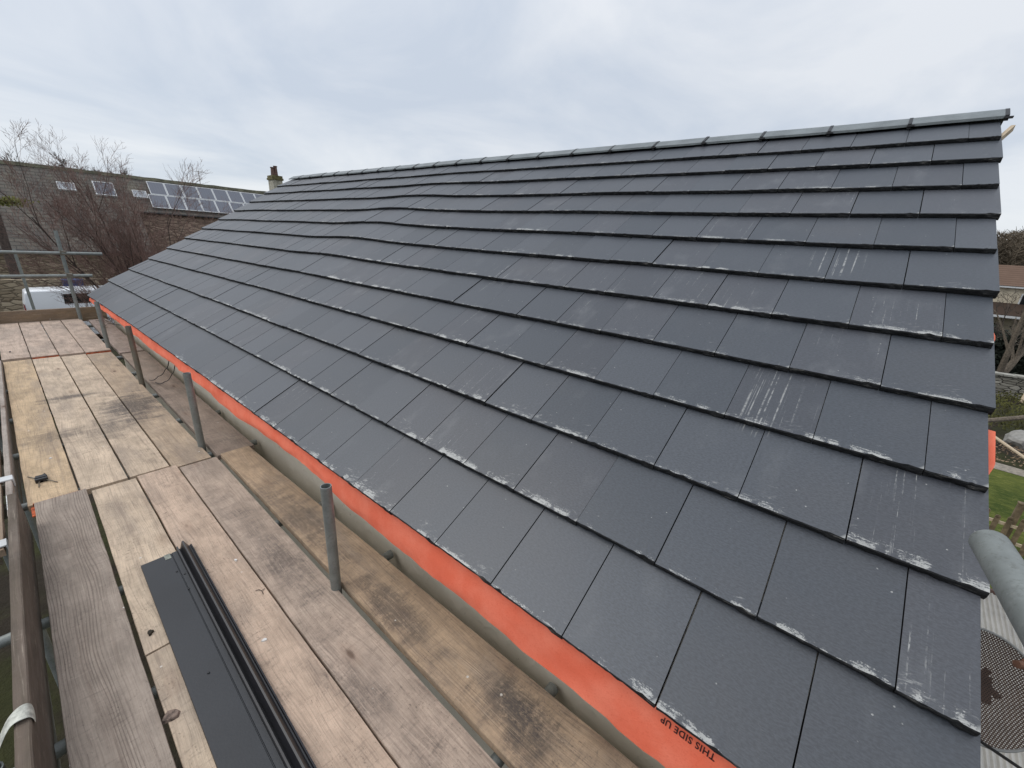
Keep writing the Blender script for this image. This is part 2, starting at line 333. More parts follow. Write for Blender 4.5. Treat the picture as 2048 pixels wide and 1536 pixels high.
SLATE = mat_slate(); EDGE = mat_edge(); WOOD = mat_wood(); GALV = mat_galv(); GALV_R = mat_galv('rusty_tube', (0.20, 0.185, 0.15), 0.8)
RENDER = mat_render_wall(); FELT = mat_felt()
RIDGE = simple('ridge_tile_grey', (0.17, 0.19, 0.195), 0.5, 0, 0.18, 6, 0.3, 60)
BLACKP = simple('black_plastic', (0.014, 0.014, 0.016), 0.5, 0, 0.3, 20)
DARKM = simple('anthracite_metal', (0.020, 0.022, 0.026), 0.5, 0.0, 0.14, 3, 0.06, 120, 0.5)
PRINT = simple('felt_print', (0.045, 0.01, 0.01), 0.8)
BANDR = simple('board_end_paint', (0.46, 0.10, 0.035), 0.8, 0, 0.5, 30)
PALEW = simple('pale_batten', (0.50, 0.40, 0.28), 0.8, 0, 0.2, 30)
WHITE = simple('white_flake', (0.72, 0.71, 0.68), 0.8, 0, 0.1)
BARK = simple('bark', (0.075, 0.055, 0.045), 0.9, 0, 0.4, 14, 0.5, 30)
BARKG = simple('grey_bark', (0.13, 0.105, 0.078), 0.9, 0, 0.4, 14, 0.5, 30)
TWIG = simple('red_brown_twigs', (0.18, 0.11, 0.09), 0.9, 0, 0.35, 1.5)
TWIGO = simple('rusty_twigs', (0.25, 0.135, 0.09), 0.9, 0, 0.35, 1.5)
TWIGG = simple('grey_twigs', (0.085, 0.068, 0.055), 0.9, 0, 0.35, 1.5)
LEAF = simple('dark_leaf', (0.012, 0.018, 0.009), 0.8, 0, 0.5, 3)
MOSS = simple('moss', (0.12, 0.12, 0.025), 0.95, 0, 0.4, 6)
OLDSL = mat_old_slate()
RUBBLE = mat_rubble('rubble_stone', (0.24, 0.19, 0.13), (0.42, 0.35, 0.25), (0.15, 0.12, 0.085), 2.2)
GSTONE = mat_rubble('garden_stone', (0.14, 0.13, 0.105), (0.38, 0.36, 0.31), (0.035, 0.032, 0.028), 2.6)
GROUND = mat_ground(); LAWN = mat_lawn(); MESHM = mat_mesh(); PANEL = mat_panel()
ALU = simple('pale_aluminium', (0.62, 0.63, 0.63), 0.45, 0.2, 0.05)
VANW = simple('white_van_paint', (0.78, 0.80, 0.82), 0.3, 0, 0.03, 1)
GLASSD = simple('dark_glass', (0.010, 0.011, 0.013), 0.12, 0, 0.1)
REDL = simple('red_lamp_lens', (0.20, 0.012, 0.012), 0.3)
TYRE = simple('tyre_rubber', (0.015, 0.015, 0.016), 0.8)
BLUE = simple('blue_plastic', (0.02, 0.045, 0.15), 0.5)
CREAM = simple('cream_render_far', (0.55, 0.48, 0.36), 0.9, 0, 0.22, 1.5)
STACK = simple('lime_stack', (0.40, 0.375, 0.30), 0.9, 0, 0.3, 4)
POT = simple('chimney_pot_clay', (0.13, 0.075, 0.06), 0.8, 0, 0.3, 6)
CORR = simple('pale_corrugated_sheet', (0.46, 0.44, 0.40), 0.85, 0, 0.16, 5, 0.35, 120)
FENCEW = simple('fence_timber', (0.17, 0.125, 0.075), 0.9, 0, 0.35, 8)
PATH = simple('gravel_path', (0.24, 0.21, 0.17), 0.95, 0, 0.3, 9, 0.8, 20)
BOULDER = simple('grey_boulder', (0.26, 0.25, 0.23), 0.9, 0, 0.2, 5, 0.6, 10)
MULCH = simple('wood_chip', (0.26, 0.18, 0.115), 0.95, 0, 0.6, 14, 1.0, 25)
BROWNF = simple('brown_fascia', (0.13, 0.075, 0.06), 0.7)
def mat_browntile():
    t = NT('brown_roof_tiles'); uv = t.n('ShaderNodeUVMap').outputs[0]; s = t.sep(uv)
    r = t.math('FRACT', t.math('DIVIDE', s[1], 0.33))
    c = t.mix(t.noise(uv, 1.3, 5, 0.7), (0.12, 0.075, 0.055), (0.19, 0.125, 0.09))
    c = t.mix(t.ss(r, 0.25, 0.0), c, (0.05, 0.033, 0.024))
    return t.done(c, 0.9, 0, 0.2)
BTILE = mat_browntile()

# ------------------------------------------------------------------ mesh helpers
class MB:
    def __init__(s): s.v = []; s.f = []; s.m = []
    def add(s, vs, fs, mi=0):
        o = len(s.v); s.v += [tuple(p) for p in vs]; s.f += [tuple(i+o for i in f) for f in fs]; s.m += [mi]*len(fs)
    def box(s, lo, hi, mi=0, mat=None):
        x0, y0, z0 = lo; x1, y1, z1 = hi
        vs = [(x0,y0,z0),(x1,y0,z0),(x1,y1,z0),(x0,y1,z0),(x0,y0,z1),(x1,y0,z1),(x1,y1,z1),(x0,y1,z1)]
        if mat: vs = [mat @ Vector(p) for p in vs]
        s.add(vs, [(3,2,1,0),(4,5,6,7),(0,1,5,4),(1,2,6,5),(2,3,7,6),(3,0,4,7)], mi)
    def tube(s, a, b, r, r1=None, n=12, mi=0, cap=True, hollow=0.0):
        a = Vector(a); b = Vector(b); d = (b-a).normalized(); r1 = r if r1 is None else r1
        x = d.orthogonal().normalized(); y = d.cross(x)
        def ring(c, rr): return [c + x*math.cos(2*math.pi*i/n)*rr + y*math.sin(2*math.pi*i/n)*rr for i in range(n)]
        vs = ring(a, r) + ring(b, r1)
        fs = [(i, (i+1)%n, n+(i+1)%n, n+i) for i in range(n)]
        if hollow:
            vs += ring(b, r1*hollow) + ring(b-d*0.12, r1*hollow) + ring(a, r*hollow) + ring(a+d*0.12, r*hollow)
            for i in range(n):
                j = (i+1)%n
                fs += [(n+i, n+j, 2*n+j, 2*n+i), (2*n+i, 2*n+j, 3*n+j, 3*n+i), (j, i, 4*n+i, 4*n+j), (4*n+j, 4*n+i, 5*n+i, 5*n+j)]
            fs += [tuple(3*n+i for i in range(n)), tuple(5*n+i for i in range(n))[::-1]]
        elif cap: fs += [tuple(range(n))[::-1], tuple(n+i for i in range(n))]
        s.add(vs, fs, mi)
    def path(s, pts, r, n=6, mi=0):
        for a, b in zip(pts, pts[1:]): s.tube(a, b, r, n=n, mi=mi)
    def prism(s, prof, a, b, ex, ey, mi=0):
        """extrude 2D profile (closed) from a to b, axes ex, ey"""
        a = Vector(a); b = Vector(b); n = len(prof)
        vs = [a + ex*p[0] + ey*p[1] for p in prof] + [b + ex*p[0] + ey*p[1] for p in prof]
        fs = [(i, (i+1)%n, n+(i+1)%n, n+i) for i in range(n)] + [tuple(range(n))[::-1], tuple(range(n, 2*n))]
        s.add(vs, fs, mi)
    def build(s, name, mats, parent=None, smooth=False, loc=None, bevel=0):
        me = bpy.data.meshes.new(name); me.from_pydata(s.v, [], s.f)
        if not isinstance(mats, (list, tuple)): mats = [mats]
        for m in mats: me.materials.append(m)
        me.polygons.foreach_set('material_index', s.m)
        bm = bmesh.new(); bm.from_mesh(me); bmesh.ops.recalc_face_normals(bm, faces=bm.faces)
        if bevel: bmesh.ops.bevel(bm, geom=[e for e in bm.edges if e.is_manifold and e.calc_face_angle(0) > 0.6], offset=bevel, segments=2, affect='EDGES', profile=0.5)
        bm.to_mesh(me); bm.free()
        if smooth:
            for p in me.polygons: p.use_smooth = True
            try: me.set_sharp_from_angle(angle=R(40))
            except Exception: pass
        o = bpy.data.objects.new(name, me); col.objects.link(o)
        if parent: o.parent = parent
        if loc:
            o.location = loc
        return o
def tag(o, label=None, cat=None, group=None, kind=None):
    if label: o['label'] = label
    if cat: o['category'] = cat
    if group: o['group'] = group
    if kind: o['kind'] = kind
    return o
def empty(name, label, cat, loc=(0,0,0), group=None):
    o = bpy.data.objects.new(name, None); col.objects.link(o); o.location = loc; o.empty_display_size = 0.2
    return tag(o, label, cat, group)
def rebase(o):
    """move a mesh object's origin to its own bounding-box centre"""
    me = o.data; c = sum((v.co for v in me.vertices), Vector())/len(me.vertices)
    me.transform(Matrix.Translation(-c)); o.location = Vector(o.location) + c
    return o
def under(o, root):
    """parent keeping world place (roots are only translated)"""
    o.parent = root; o.location = Vector(o.location) - Vector(root.location); return o

# ------------------------------------------------------------------ ground
GZ = -5.0
g = MB(); N = 90
def ext(i): 
    t = (i/N)*2-1
    return 8*math.sinh(t*6.2)/math.sinh(0.6)*0.03*4.6 + 10
vs = []
for j in range(N+1):
    for i in range(N+1):
        x, y = ext(i), ext(j)
        d = math.hypot(x-10, y-5)
        z = GZ + 0.10*noise.noise((x*0.3, y*0.3, 0)) - 0.1 + max(0, d-90)*0.012
        vs.append((x, y, z))
fs = [(j*(N+1)+i, j*(N+1)+i+1, (j+1)*(N+1)+i+1, (j+1)*(N+1)+i) for j in range(N) for i in range(N)]
g.add(vs, fs); tag(g.build('ground', GROUND, smooth=True), 'rough brown and mossy ground round the houses', 'ground', kind='structure')

# ------------------------------------------------------------------ our house and its new roof
PA = math.atan(math.tan(0.54221)); GA = 0.34733; WT = 0.30; YR, YL = -0.7055, 9.678; XA = 3.60
ca, sa = math.cos(PA), math.sin(PA); SMAX = XA/ca
def warp(y, s):
    t = min(max(y/9.7, 0), 1.05); v = s/SMAX
    dz = -0.035*t**3 + 0.095*v*t - 0.05*t**4*max(0, 1-v*12)
    dz += 0.030*math.exp(-((y-4.3)/0.7)**2)*math.exp(-((s-2.5)/1.1)**2)
    dz += 0.006*noise.noise((y*0.9, s*1.1, 3.0))
    return dz
def RP(s, y, n): return Vector((s*ca - n*sa, y, s*sa + n*ca + warp(y, s)))
house = empty('house', 'house beside the scaffold with a newly slated grey roof', 'house', (1.8, 4.5, GZ))
def hp(mb, name, mats, **k): return under(mb.build(name, mats, **k), house)
rng = random.Random(4)
TH = 0.032  # dark edge built thicker, taking in the shadow gap below each slate
tb = MB(); uvs = []; rnds = []
def tile(k, y0, y1):
    """y0<y1; lower edge at s=k*GA"""
    rn = rng.random(); ds = rng.gauss(0, 0.0012); dn = abs(rng.gauss(0, 0.0010)); s0 = k*GA + ds - (0.03 if k == 11 else 0); s1 = (k+1)*GA + 0.06
    if k == 11: s1 = SMAX - 0.02
    dn0 = rng.gauss(0, 0.0010); dn1 = rng.gauss(0, 0.0010)
    ne = 16 if y1 < 4.5 else 8
    top0 = TH + dn; top1 = 0.001 + dn
    rows = []
    edge = []
    for i in range(ne+1):
        f = i/ne; y = y0 + (y1-y0)*f
        jt = 0.0015*noise.noise((y*45, k*7.1, 1)) ; jb = 0.004*noise.noise((y*50, k*5.3, 9)) + 0.003*noise.noise((y*130, k*3.3, 2))
        tw = dn0*(1-f) + dn1*f
        edge.append((y, jt, jb, tw))
    V = []
    for (y, jt, jb, tw) in edge:   # bottom lip, face mid, chamfer, top edge, top mid, top end
        chip = 0.005 if noise.noise((y*30, k*11.3, 5)) > 0.5 else 0.0
        if y - y0 < 0.042 and y1-y0 > 0.1: jb -= 0.004; chip += 0.001 if y-y0 < 0.03 else 0.004
        V += [(s0+0.004+jb, y, -0.001), (s0+jt+jb*0.6, y, (top0)*0.45+tw), (s0+jt-0.0005+chip, y, top0-0.004+tw), (s0+jt+0.003+chip, y, top0+tw), (s0+0.12, y, top0+(top1-top0)*0.28+tw), (s1, y, top1+tw)]
    o = len(tb.v); tb.v += [tuple(RP(*p)) for p in V]
    def face(idx, mi):
        tb.f.append(tuple(o+i for i in idx)); tb.m.append(mi); rnds.append(rn)
        uvs.append([(V[i][1]-y0, V[i][0]-s0) for i in idx])
    for i in range(ne):
        a = i*6; b = a+6
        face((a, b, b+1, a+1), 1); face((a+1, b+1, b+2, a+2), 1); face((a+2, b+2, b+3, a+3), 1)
        face((a+3, b+3, b+4, a+4), 0); face((a+4, b+4, b+5, a+5), 0)
    # side faces
    for base, fl in ((0, False), (ne*6, True)):
        y = V[base][1]
        o2 = len(tb.v); q = [(s0+0.004, y, -0.004), (s1, y, -0.004)]
        tb.v += [tuple(RP(*p)) for p in q]
        idx = [o+base+1, o+base+2, o+base+3, o+base+4, o+base+5, o2+1, o2]
        tb.f.append(tuple(idx)); tb.m.append(1); rnds.append(rn); uvs.append([(0, 0)]*7)
for k in range(12):
    y = YR + (0.006 if k % 2 else -0.004)
    yn = YR + (WT if k % 2 == 0 else WT/2)
    first = True
    while y < YL - 0.03:
        e = min(yn, YL + rng.gauss(0, 0.004)); 
        if YL - e < 0.05: e = YL
        gap = 0.0010 + abs(rng.gauss(0, 0.0008))
        tile(k, y + gap, e - gap); y = e; yn = e + WT
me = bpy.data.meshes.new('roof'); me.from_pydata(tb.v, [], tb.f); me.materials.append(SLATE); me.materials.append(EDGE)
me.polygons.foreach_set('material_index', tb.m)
ul = me.uv_layers.new(name='UVMap'); flat = [c for f in uvs for p in f for c in p]; ul.data.foreach_set('uv', flat)
at = me.attributes.new('rnd', 'FLOAT', 'FACE'); at.data.foreach_set('value', rnds)
roof = bpy.data.objects.new('roof', me); col.objects.link(roof); under(roof, house)
tag(roof, 'front slope of smooth dark grey interlocking slates')
def rp(mb, name, mats, **k):
    o = mb.build(name, mats, **k); o.parent = roof; o.location = -Vector(house.location); o.location -= roof.location
    return o
# ridge tiles
ppf = [(-0.116, -0.060), (-0.10, -0.049), (-0.03, -0.006), (-0.012, 0.002), (0, 0.004), (0.012, 0.002), (0.03, -0.006), (0.116, -0.060)]
inn = [(x*0.98, z-0.016) for x, z in ppf][::-1]
zR = XA*sa/ca + 0.042
y = YR - 0.012; L = 0.4715; i = 0
while y < YL - 0.05:
    e = min(y+L, YL+0.015)
    m = MB(); jz = rng.gauss(0, 0.0018); jx = rng.gauss(0, 0.002)
    nn = 5
    vs = []; prof = ppf + inn
    for a in range(nn+1):
        yy = y+0.006 + (e-y-0.010)*a/nn
        vs += [(XA+jx+px, yy, zR+jz+pz+warp(yy, SMAX)+0.0008*noise.noise((yy*9, px*30, 1))) for px, pz in prof]
    n_ = len(prof); fs = []
    for a in range(nn):
        for b in range(n_): fs.append((a*n_+b, a*n_+(b+1)%n_, (a+1)*n_+(b+1)%n_, (a+1)*n_+b))
    fs += [tuple(range(n_))[::-1], tuple(nn*n_+b for b in range(n_))]
    m.add(vs, fs); rp(m, 'ridge_tile', RIDGE)
    # dark joint piece between two ridge tiles
    c = MB(); yy = y
    vs = []
    for a in (yy-0.010, yy+0.010):
        vs += [(XA+px*1.04, a, zR+pz+0.0035+warp(yy, SMAX)) for px, pz in ppf] + [(XA+px*1.0, a, zR+pz-0.03+warp(yy, SMAX)) for px, pz in ppf[::-1]]
    n_ = 16; fs = [(b, (b+1)%n_, n_+(b+1)%n_, n_+b) for b in range(n_)] + [tuple(range(n_))[::-1], tuple(n_+b for b in range(n_))]
    c.add(vs, fs)
    for sx in (-1,): c.box((XA-0.136, yy-0.028, zR-0.078+warp(yy, SMAX)), (XA-0.110, yy+0.014, zR-0.068+warp(yy, SMAX)))
    rp(c, 'ridge_joint_clip', BLACKP)
    y = e; i += 1
# rear slope, underlay, fascia, walls
m = MB()
def RB(s, y, n): 
    p = RP(s, y, n); return (2*XA - p.x, p.y, p.z)
for k in range(12):
    a, b = k*GA, min((k+1)*GA, SMAX-0.02)
    m.add([RB(a, YR, 0), RB(a, YL, 0), RB(a, YL, TH), RB(a, YR, TH), RB(b, YR, 0.0), RB(b, YL, 0.0)], [(0,1,2,3), (3,2,5,4), (0,3,4), (1,5,2)])
rp(m, 'rear_slope', EDGE)
m = MB()
ny = 40
def sheet(m, f0, f1, ya, yb, ny, mi=0):
    vs = []
    for i in range(ny+1):
        y = ya + (yb-ya)*i/ny; vs += [f0(y), f1(y)]
    m.add(vs, [(2*i, 2*i+1, 2*i+3, 2*i+2) for i in range(ny)], mi)
def feltbot(y):
    pts = [(-.8,-.15),(-.18,-.160),(-.04,-.170),(.06,-.157),(.19,-.163),(.34,-.168),(.457,-.150),(.72,-.154),(.91,-.156),(1.09,-.158),(1.26,-.146),(1.5,-.148),(1.736,-.112),(1.95,-.096),(2.245,-.104),(2.535,-.114),(2.93,-.134),(3.24,-.126),(3.83,-.105),(4.49,-.112),(5.55,-.125),(6.49,-.128),(7.62,-.125),(9.8,-.155)]
    for (a, b), (c, d) in zip(pts, pts[1:]):
        if a <= y <= c:
            f = (y-a)/(c-a); f = f*f*(3-2*f); return b + (d-b)*f + 0.006*noise.noise((y*3.1, 0, 0)) + 0.003*noise.noise((y*11, 2, 0))
    return pts[-1][1] if y > 0 else pts[0][1]
def FX(y, f):      # felt surface: hangs from under the tile edge, bellying slightly
    zt = -0.012 + warp(y, 0); zb = feltbot(y)
    z = zt + (zb-zt)*f
    x = 0.016 - 0.020*math.sin(f*1.9) + (0.012*noise.noise((y*2.3, f*1.5, 4)) + 0.007*noise.noise((y*8, f*2.5, 8)) + 0.003*noise.noise((y*24, f*4, 8)))*f
    return Vector((x, y, z))
m = MB(); NY = 260; NF = 7
vs = []
for i in range(NY+1):
    y = YR + 0.005 + (YL-YR-0.01)*i/NY
    vs += [FX(y, j/NF) for j in range(NF+1)] + [FX(y, j/NF)+Vector((0.0012, 0, 0)) for j in range(NF, -1, -1)]
n_ = 2*(NF+1)
m.add(vs, [(i*n_+j, i*n_+(j+1)%n_, (i+1)*n_+(j+1)%n_, (i+1)*n_+j) for i in range(NY) for j in range(n_)])
fo = rp(m, 'underlay_strip', FELT, smooth=True); fo['label'] = 'bright orange roofing underlay hanging below the lowest slates'
# the printed words, mapped on to the hanging felt
cu = bpy.data.curves.new('print', 'FONT'); cu.body = 'THIS SIDE UP'; cu.size = 0.0235; cu.space_character = 1.1; cu.offset = 0.0005
to = bpy.data.objects.new('tmp_print', cu); col.objects.link(to)
bpy.context.view_layer.update()
tm = bpy.data.meshes.new_from_object(to.evaluated_get(bpy.context.evaluated_depsgraph_get())); bpy.data.objects.remove(to)
bm = bmesh.new(); bm.from_mesh(tm); bmesh.ops.subdivide_edges(bm, edges=bm.edges[:], cuts=1); bm.to_mesh(tm); bm.free()
xs = [v.co.x for v in tm.vertices]; wl = max(xs)-min(xs)
for v in tm.vertices:
    yy = -0.262 + (v.co.x-min(xs))/wl*0.140
    zc = -0.024 - v.co.y*1.1            # upside down: tops of the letters point down
    zt = -0.012 + warp(yy, 0); zb = feltbot(yy); f = (zc-zt)/(zb-zt)
    p = FX(yy, f); v.co = (p.x-0.0016, p.y, p.z)
tm.materials.append(PRINT); tm.name = 'printed_words'
po = bpy.data.objects.new('printed_words', tm); col.objects.link(po); po.parent = roof; po.location = fo.location
# orange flaps out past the verge
def flap(m, sa_, sb_, wmax, n=14, dn=-0.03):
    vs = []
    for i in range(n+1):
        f = i/n; s = sa_+(sb_-sa_)*f
        wv = wmax*(min(1, 0.15+f*2.6) if wmax > 0.03 else math.sin(math.pi*min(1, 0.08+f*0.9)))*(0.85 if wmax > 0.03 else 1.0)
        for q in (dn, dn-0.0015):
            vs += [RP(s, YR+0.05, q), RP(s, YR-wv, q-0.006*f)]
    fs = []
    for i in range(n):
        a = 4*i; b = a+4; fs += [(a, a+1, b+1, b), (a+2, b+2, b+3, a+3), (a+1, a+3, b+3, b+1)]
    m.add(vs, fs)
for fa_ in ((1.12, 1.35, 0.0305), (1.56, 1.78, 0.012), (1.80, 1.93, 0.016), (2.41, 2.51, 0.016), (0.86, 0.91, 0.010)):
    m = MB(); flap(m, *fa_); rp(m, 'verge_underlay', FELT)
m = MB(); p0 = RP(3.86, YR-0.02, -0.06); q0 = RP(4.02, YR-0.035, -0.02)
m.prism([(-0.010, -0.018), (0.010, -0.018), (0.010, 0.018), (-0.010, 0.018)], RP(3.75, YR+0.05, -0.035), RP(3.98, YR-0.045, 0.005), Vector((0, 1, 0)), Vector((-sa, 0, ca)))
rp(m, 'batten_end', PALEW)
# walls
WX = 0.225
m = MB(); m.box((WX, -0.60, GZ-0.3), (2*XA-WX, 9.55, -0.02))
m.add([(WX, -0.60, -0.02), (2*XA-WX, -0.60, -0.02), (XA, -0.60, XA*sa/ca-0.17), (WX, 9.55, -0.02), (2*XA-WX, 9.55, -0.02), (XA, 9.55, XA*sa/ca-0.17)], [(0, 1, 2), (3, 5, 4), (0, 2, 5, 3), (1, 4, 5, 2)])
hp(m, 'wall', RENDER)
m = MB(); vs = []
for i in range(41):
    y = YR+0.02+(YL-YR-0.04)*i/40; vs += [RP(0.012, y, -0.012), RP(1.4, y, -0.030), RP(2.8, y, -0.030), RP(SMAX-0.04, y, -0.03)]
m.add(vs, [(4*i+j, 4*i+j+1, 4*i+5+j, 4*i+4+j) for i in range(40) for j in range(3)])
vs = []
for i in range(41):
    y = YR+0.03+(YL-YR-0.06)*i/40; w0 = warp(y, 0); vs += [(0.032, y, w0-0.03), (0.032, y, w0-0.075), (0.24, y, w0-0.075)]
m.add(vs, [(3*i+j, 3*i+j+1, 3*i+4+j, 3*i+3+j) for i in range(40) for j in range(2)])
hp(m, 'soffit', RENDER)

# ------------------------------------------------------------------ scaffold
PZ = -0.48
sc = empty('tube_scaffold', 'grey galvanised tube scaffold with short uprights along the eaves', 'scaffold', (-0.6, 4.5, GZ))
def sp(mb, name, mats, label=None, **k):
    o = under(mb.build(name, mats, **k), sc)
    if label: o['label'] = label
    return o
for (y, top, x, mt, lb) in ((1.367, 0.10, -0.152, GALV, 'upright ending just above the boards'), (3.43, 0.125, -0.150, GALV, None), (5.42, 0.145, -0.150, GALV_R, 'dark rusty stained upright'), (7.30, 0.150, -0.150, GALV, None)):
    m = MB(); m.tube((x+0.004, y, GZ), (x-0.004, y, top), 0.0242, n=20, hollow=0.84); sp(m, 'standard', mt, lb, smooth=True)
m = MB(); m.tube((-0.150, 9.62, GZ), (-0.162, 9.80, 0.95), 0.0242, n=18, hollow=0.84); sp(m, 'standard', GALV, 'tall upright at the far end of the platform', smooth=True)
for (y, x) in ((1.3, -1.20), (3.43, -1.22), (5.9, -1.22), (9.65, -1.20)):
    m = MB(); m.tube((x, y, GZ), (x, y, -0.32 if y < 5.9 else 0.95), 0.0242, n=16, hollow=0.84); sp(m, 'standard', GALV, smooth=True)
for y in (0.31, 1.43, 2.14, 3.36, 4.24, 5.11, 6.09, 6.98, 8.2, 9.5, -0.6):
    m = MB(); m.tube((-1.36 if y in (2.14, 3.36, 5.11) else -1.24, y+0.03, PZ-0.040-0.0245), (0.205, y, PZ-0.040-0.0245), 0.0242, n=16, hollow=0.84); sp(m, 'transom', GALV, smooth=True)
for x in (-1.135, -0.21):
    m = MB(); m.tube((x, -1.6, PZ-0.115), (x+0.012, 9.9, PZ-0.115), 0.0242, n=16, hollow=0.84); sp(m, 'ledger', GALV, smooth=True)
for (z, xe, z0) in ((0.615, 0.290, 0.625), (0.268, 0.105, 0.275)):
    m = MB(); m.tube((-1.6, 9.57, z0), (xe, 9.60, z), 0.0242, n=16, hollow=0.84); sp(m, 'guard_rail', GALV, smooth=True)
def coupler(c, s=1.0):
    m = MB(); c = Vector(c)
    m.box(c+Vector((-0.036, -0.044, -0.034)), c+Vector((0.036, 0.03, 0.034)))
    m.tube(c+Vector((0.02, -0.07, 0.02)), c+Vector((0.02, 0.02, 0.02)), 0.010, n=6); m.tube(c+Vector((-0.03, -0.05, -0.04)), c+Vector((-0.03, -0.05, 0.05)), 0.008, n=6)
    sp(m, 'coupler', GALV_R, bevel=0.004)
coupler((-0.158, 9.615, 0.62)); coupler((-0.156, 9.61, 0.272))
for y in (3.43, 5.42, 1.367): coupler((-0.20, y, PZ-0.115))
for y in (3.4, 4.28, 5.95): coupler((-1.17, y, PZ-0.06))
# vertical pole at the far left, beyond the rails
m = MB(); m.tube((-0.583, 13.0, 0.49), (-0.563, 13.0, -0.9), 0.0242, n=10); sp(m, 'far_pole', GALV, smooth=True)

# scaffold tube end poking in at the right
st = empty('scaffold_tube', 'galvanised scaffold tube end jutting in front of the verge', 'scaffold tube', (0.066, -0.515, 0.751))
m = MB(); a = Vector((0.066, -0.515, 0.751)); b = Vector((-1.9, -0.640, 0.752))
nseg = 28; prof = [(0.0, 0.0202), (-0.0015, 0.0225), (0.001, 0.0240), (0.004, 0.0243)]
m.tube(b, a - Vector((0.004, 0, 0)), 0.0243, n=28, cap=False)
x_, r_ = 0, 0
rings = []
for dx, rr in ((-0.004, 0.0243), (-0.0012, 0.0236), (0.0, 0.0222), (-0.001, 0.0205), (-0.2, 0.0205)):
    td = (a-b).normalized(); tx_ = td.orthogonal().normalized(); ty_ = td.cross(tx_)
    rings.append([a + td*dx + tx_*(math.cos(2*math.pi*i/28)*rr) + ty_*(math.sin(2*math.pi*i/28)*rr) for i in range(28)])
for p, q in zip(rings, rings[1:]): m.add(p+q, [(i, (i+1) % 28, 28+(i+1) % 28, 28+i) for i in range(28)])
under(m.build('tube', GALV, smooth=True), st)
m = MB(); d = Vector((-0.45, 0.20, -0.05)).normalized(); c0 = Vector((0.075, -0.612, 0.548))
st2 = empty('coupler_bolt_assembly', 'rusty coupler bolt end at the right edge below the tube', 'bolt', c0)
bd = (r2*1.0 - u2*0.18).normalized()
m.tube(c0 - bd*0.004, c0 + bd*0.06, 0.0065, n=12); m.tube(c0+bd*0.012, c0+bd*0.024, 0.0105, n=6)
under(m.build('bolt', simple('rusty_bolt', (0.16, 0.075, 0.045), 0.7, 0.3, 0.4, 60)), st2)
m = MB(); m.box(c0+bd*0.06-Vector((0.01, 0.02, 0.03)), c0+bd*0.06+Vector((0.03, 0.02, 0.03)))
under(m.build('clamp_body', GALV_R, bevel=0.004), st2)

# ------------------------------------------------------------------ scaffold boards
def board(name_label, xl0, xr0, y0, xl1, xr1, y1, ztop, tint, dirt, th=0.038, seed=0, group='scaffold boards of the platform', name='scaffold_board'):
    """quad plan: near end (y0) from xl0 to xr0, far end (y1)"""
    n = max(6, int(abs(y1-y0)*14)); c = Vector(((xl0+xr0+xl1+xr1)/4, (y0+y1)/2, ztop-th/2))
    cs = [(-1, -1), (1, -1), (1, -.75), (1, .75), (.985, 1), (-.985, 1), (-1, .75), (-1, -.75)]
    vs = []
    for i in range(n+1):
        f = i/n; y = y0+(y1-y0)*f
        xl = xl0+(xl1-xl0)*f + 0.0022*noise.noise((y*4, seed, 1)) + 0.0012*noise.noise((y*19, seed, 2)); xr = xr0+(xr1-xr0)*f + 0.0022*noise.noise((y*4, seed, 7)) + 0.0012*noise.noise((y*19, seed, 9))
        dz = 0.003*noise.noise((y*0.9, seed*3.1, 3))
        mx_, hw = (xl+xr)/2, (xr-xl)/2
        e = 0.003*noise.noise((y*40, seed, 4)) if i in (0, n) else 0
        for px, pz in cs:
            yy = y + (0.004*noise.noise((px*3, seed, y)) if i in (0, n) else 0)
            sag = -0.0015*(1-px*px) if pz == 1 else 0
            vs.append(Vector((mx_+hw*px, yy, ztop-th/2+th/2*pz+dz+sag)) - c)
    k = len(cs); fs = [(i*k+j, i*k+(j+1) % k, (i+1)*k+(j+1) % k, (i+1)*k+j) for i in range(n) for j in range(k)] + [tuple(range(k))[::-1], tuple(n*k+j for j in range(k))]
    m = MB(); m.add(vs, fs); o = m.build(name, WOOD, loc=c)
    o.color = tuple(tint) + (dirt,)
    o.pass_index = {1: 11, 2: 3, 6: 5}.get(seed, 2)
    return tag(o, name_label, 'scaffold board', group)
pink = (0.57, 0.43, 0.325); pale = (0.60, 0.475, 0.35); tan = (0.57, 0.42, 0.265); grey = (0.35, 0.29, 0.24); orng = (0.52, 0.375, 0.25)
boards = []
B = lambda *a, **k: boards.append(board(*a, **k)) or boards[-1]
B('dark weathered board beside the toe board, nearest to the camera', -1.120, -0.905, -1.4, -1.045, -0.822, 3.235, PZ+0.014, grey, 0.35, seed=1)
B('pale short board left of the dark metal flashing, in front of a butt joint', -0.888, -0.640, -1.4, -0.838, -0.605, 1.585, PZ, pale, 0.30, seed=2)
B('pale board beyond the butt joint at the flashing', -0.838, -0.604, 1.593, -0.803, -0.588, 3.205, PZ+0.001, pale, 0.25, seed=3)
B('pinkish board under the ridge of the dark metal flashing', -0.634, -0.418, -1.4, -0.578, -0.364, 3.222, PZ+0.002, pink, 0.45, seed=4)
B('greyish stained board right of the flashing, beside the short tubes', -0.412, -0.196, -1.4, -0.357, -0.130, 3.17, PZ, (0.49, 0.385, 0.305), 0.9, seed=5)
B('tan board against the house wall, nearest to the camera', -0.166, 0.152, -1.4, -0.102, 0.090, 3.17, PZ+0.012, orng, 0.95, seed=6)
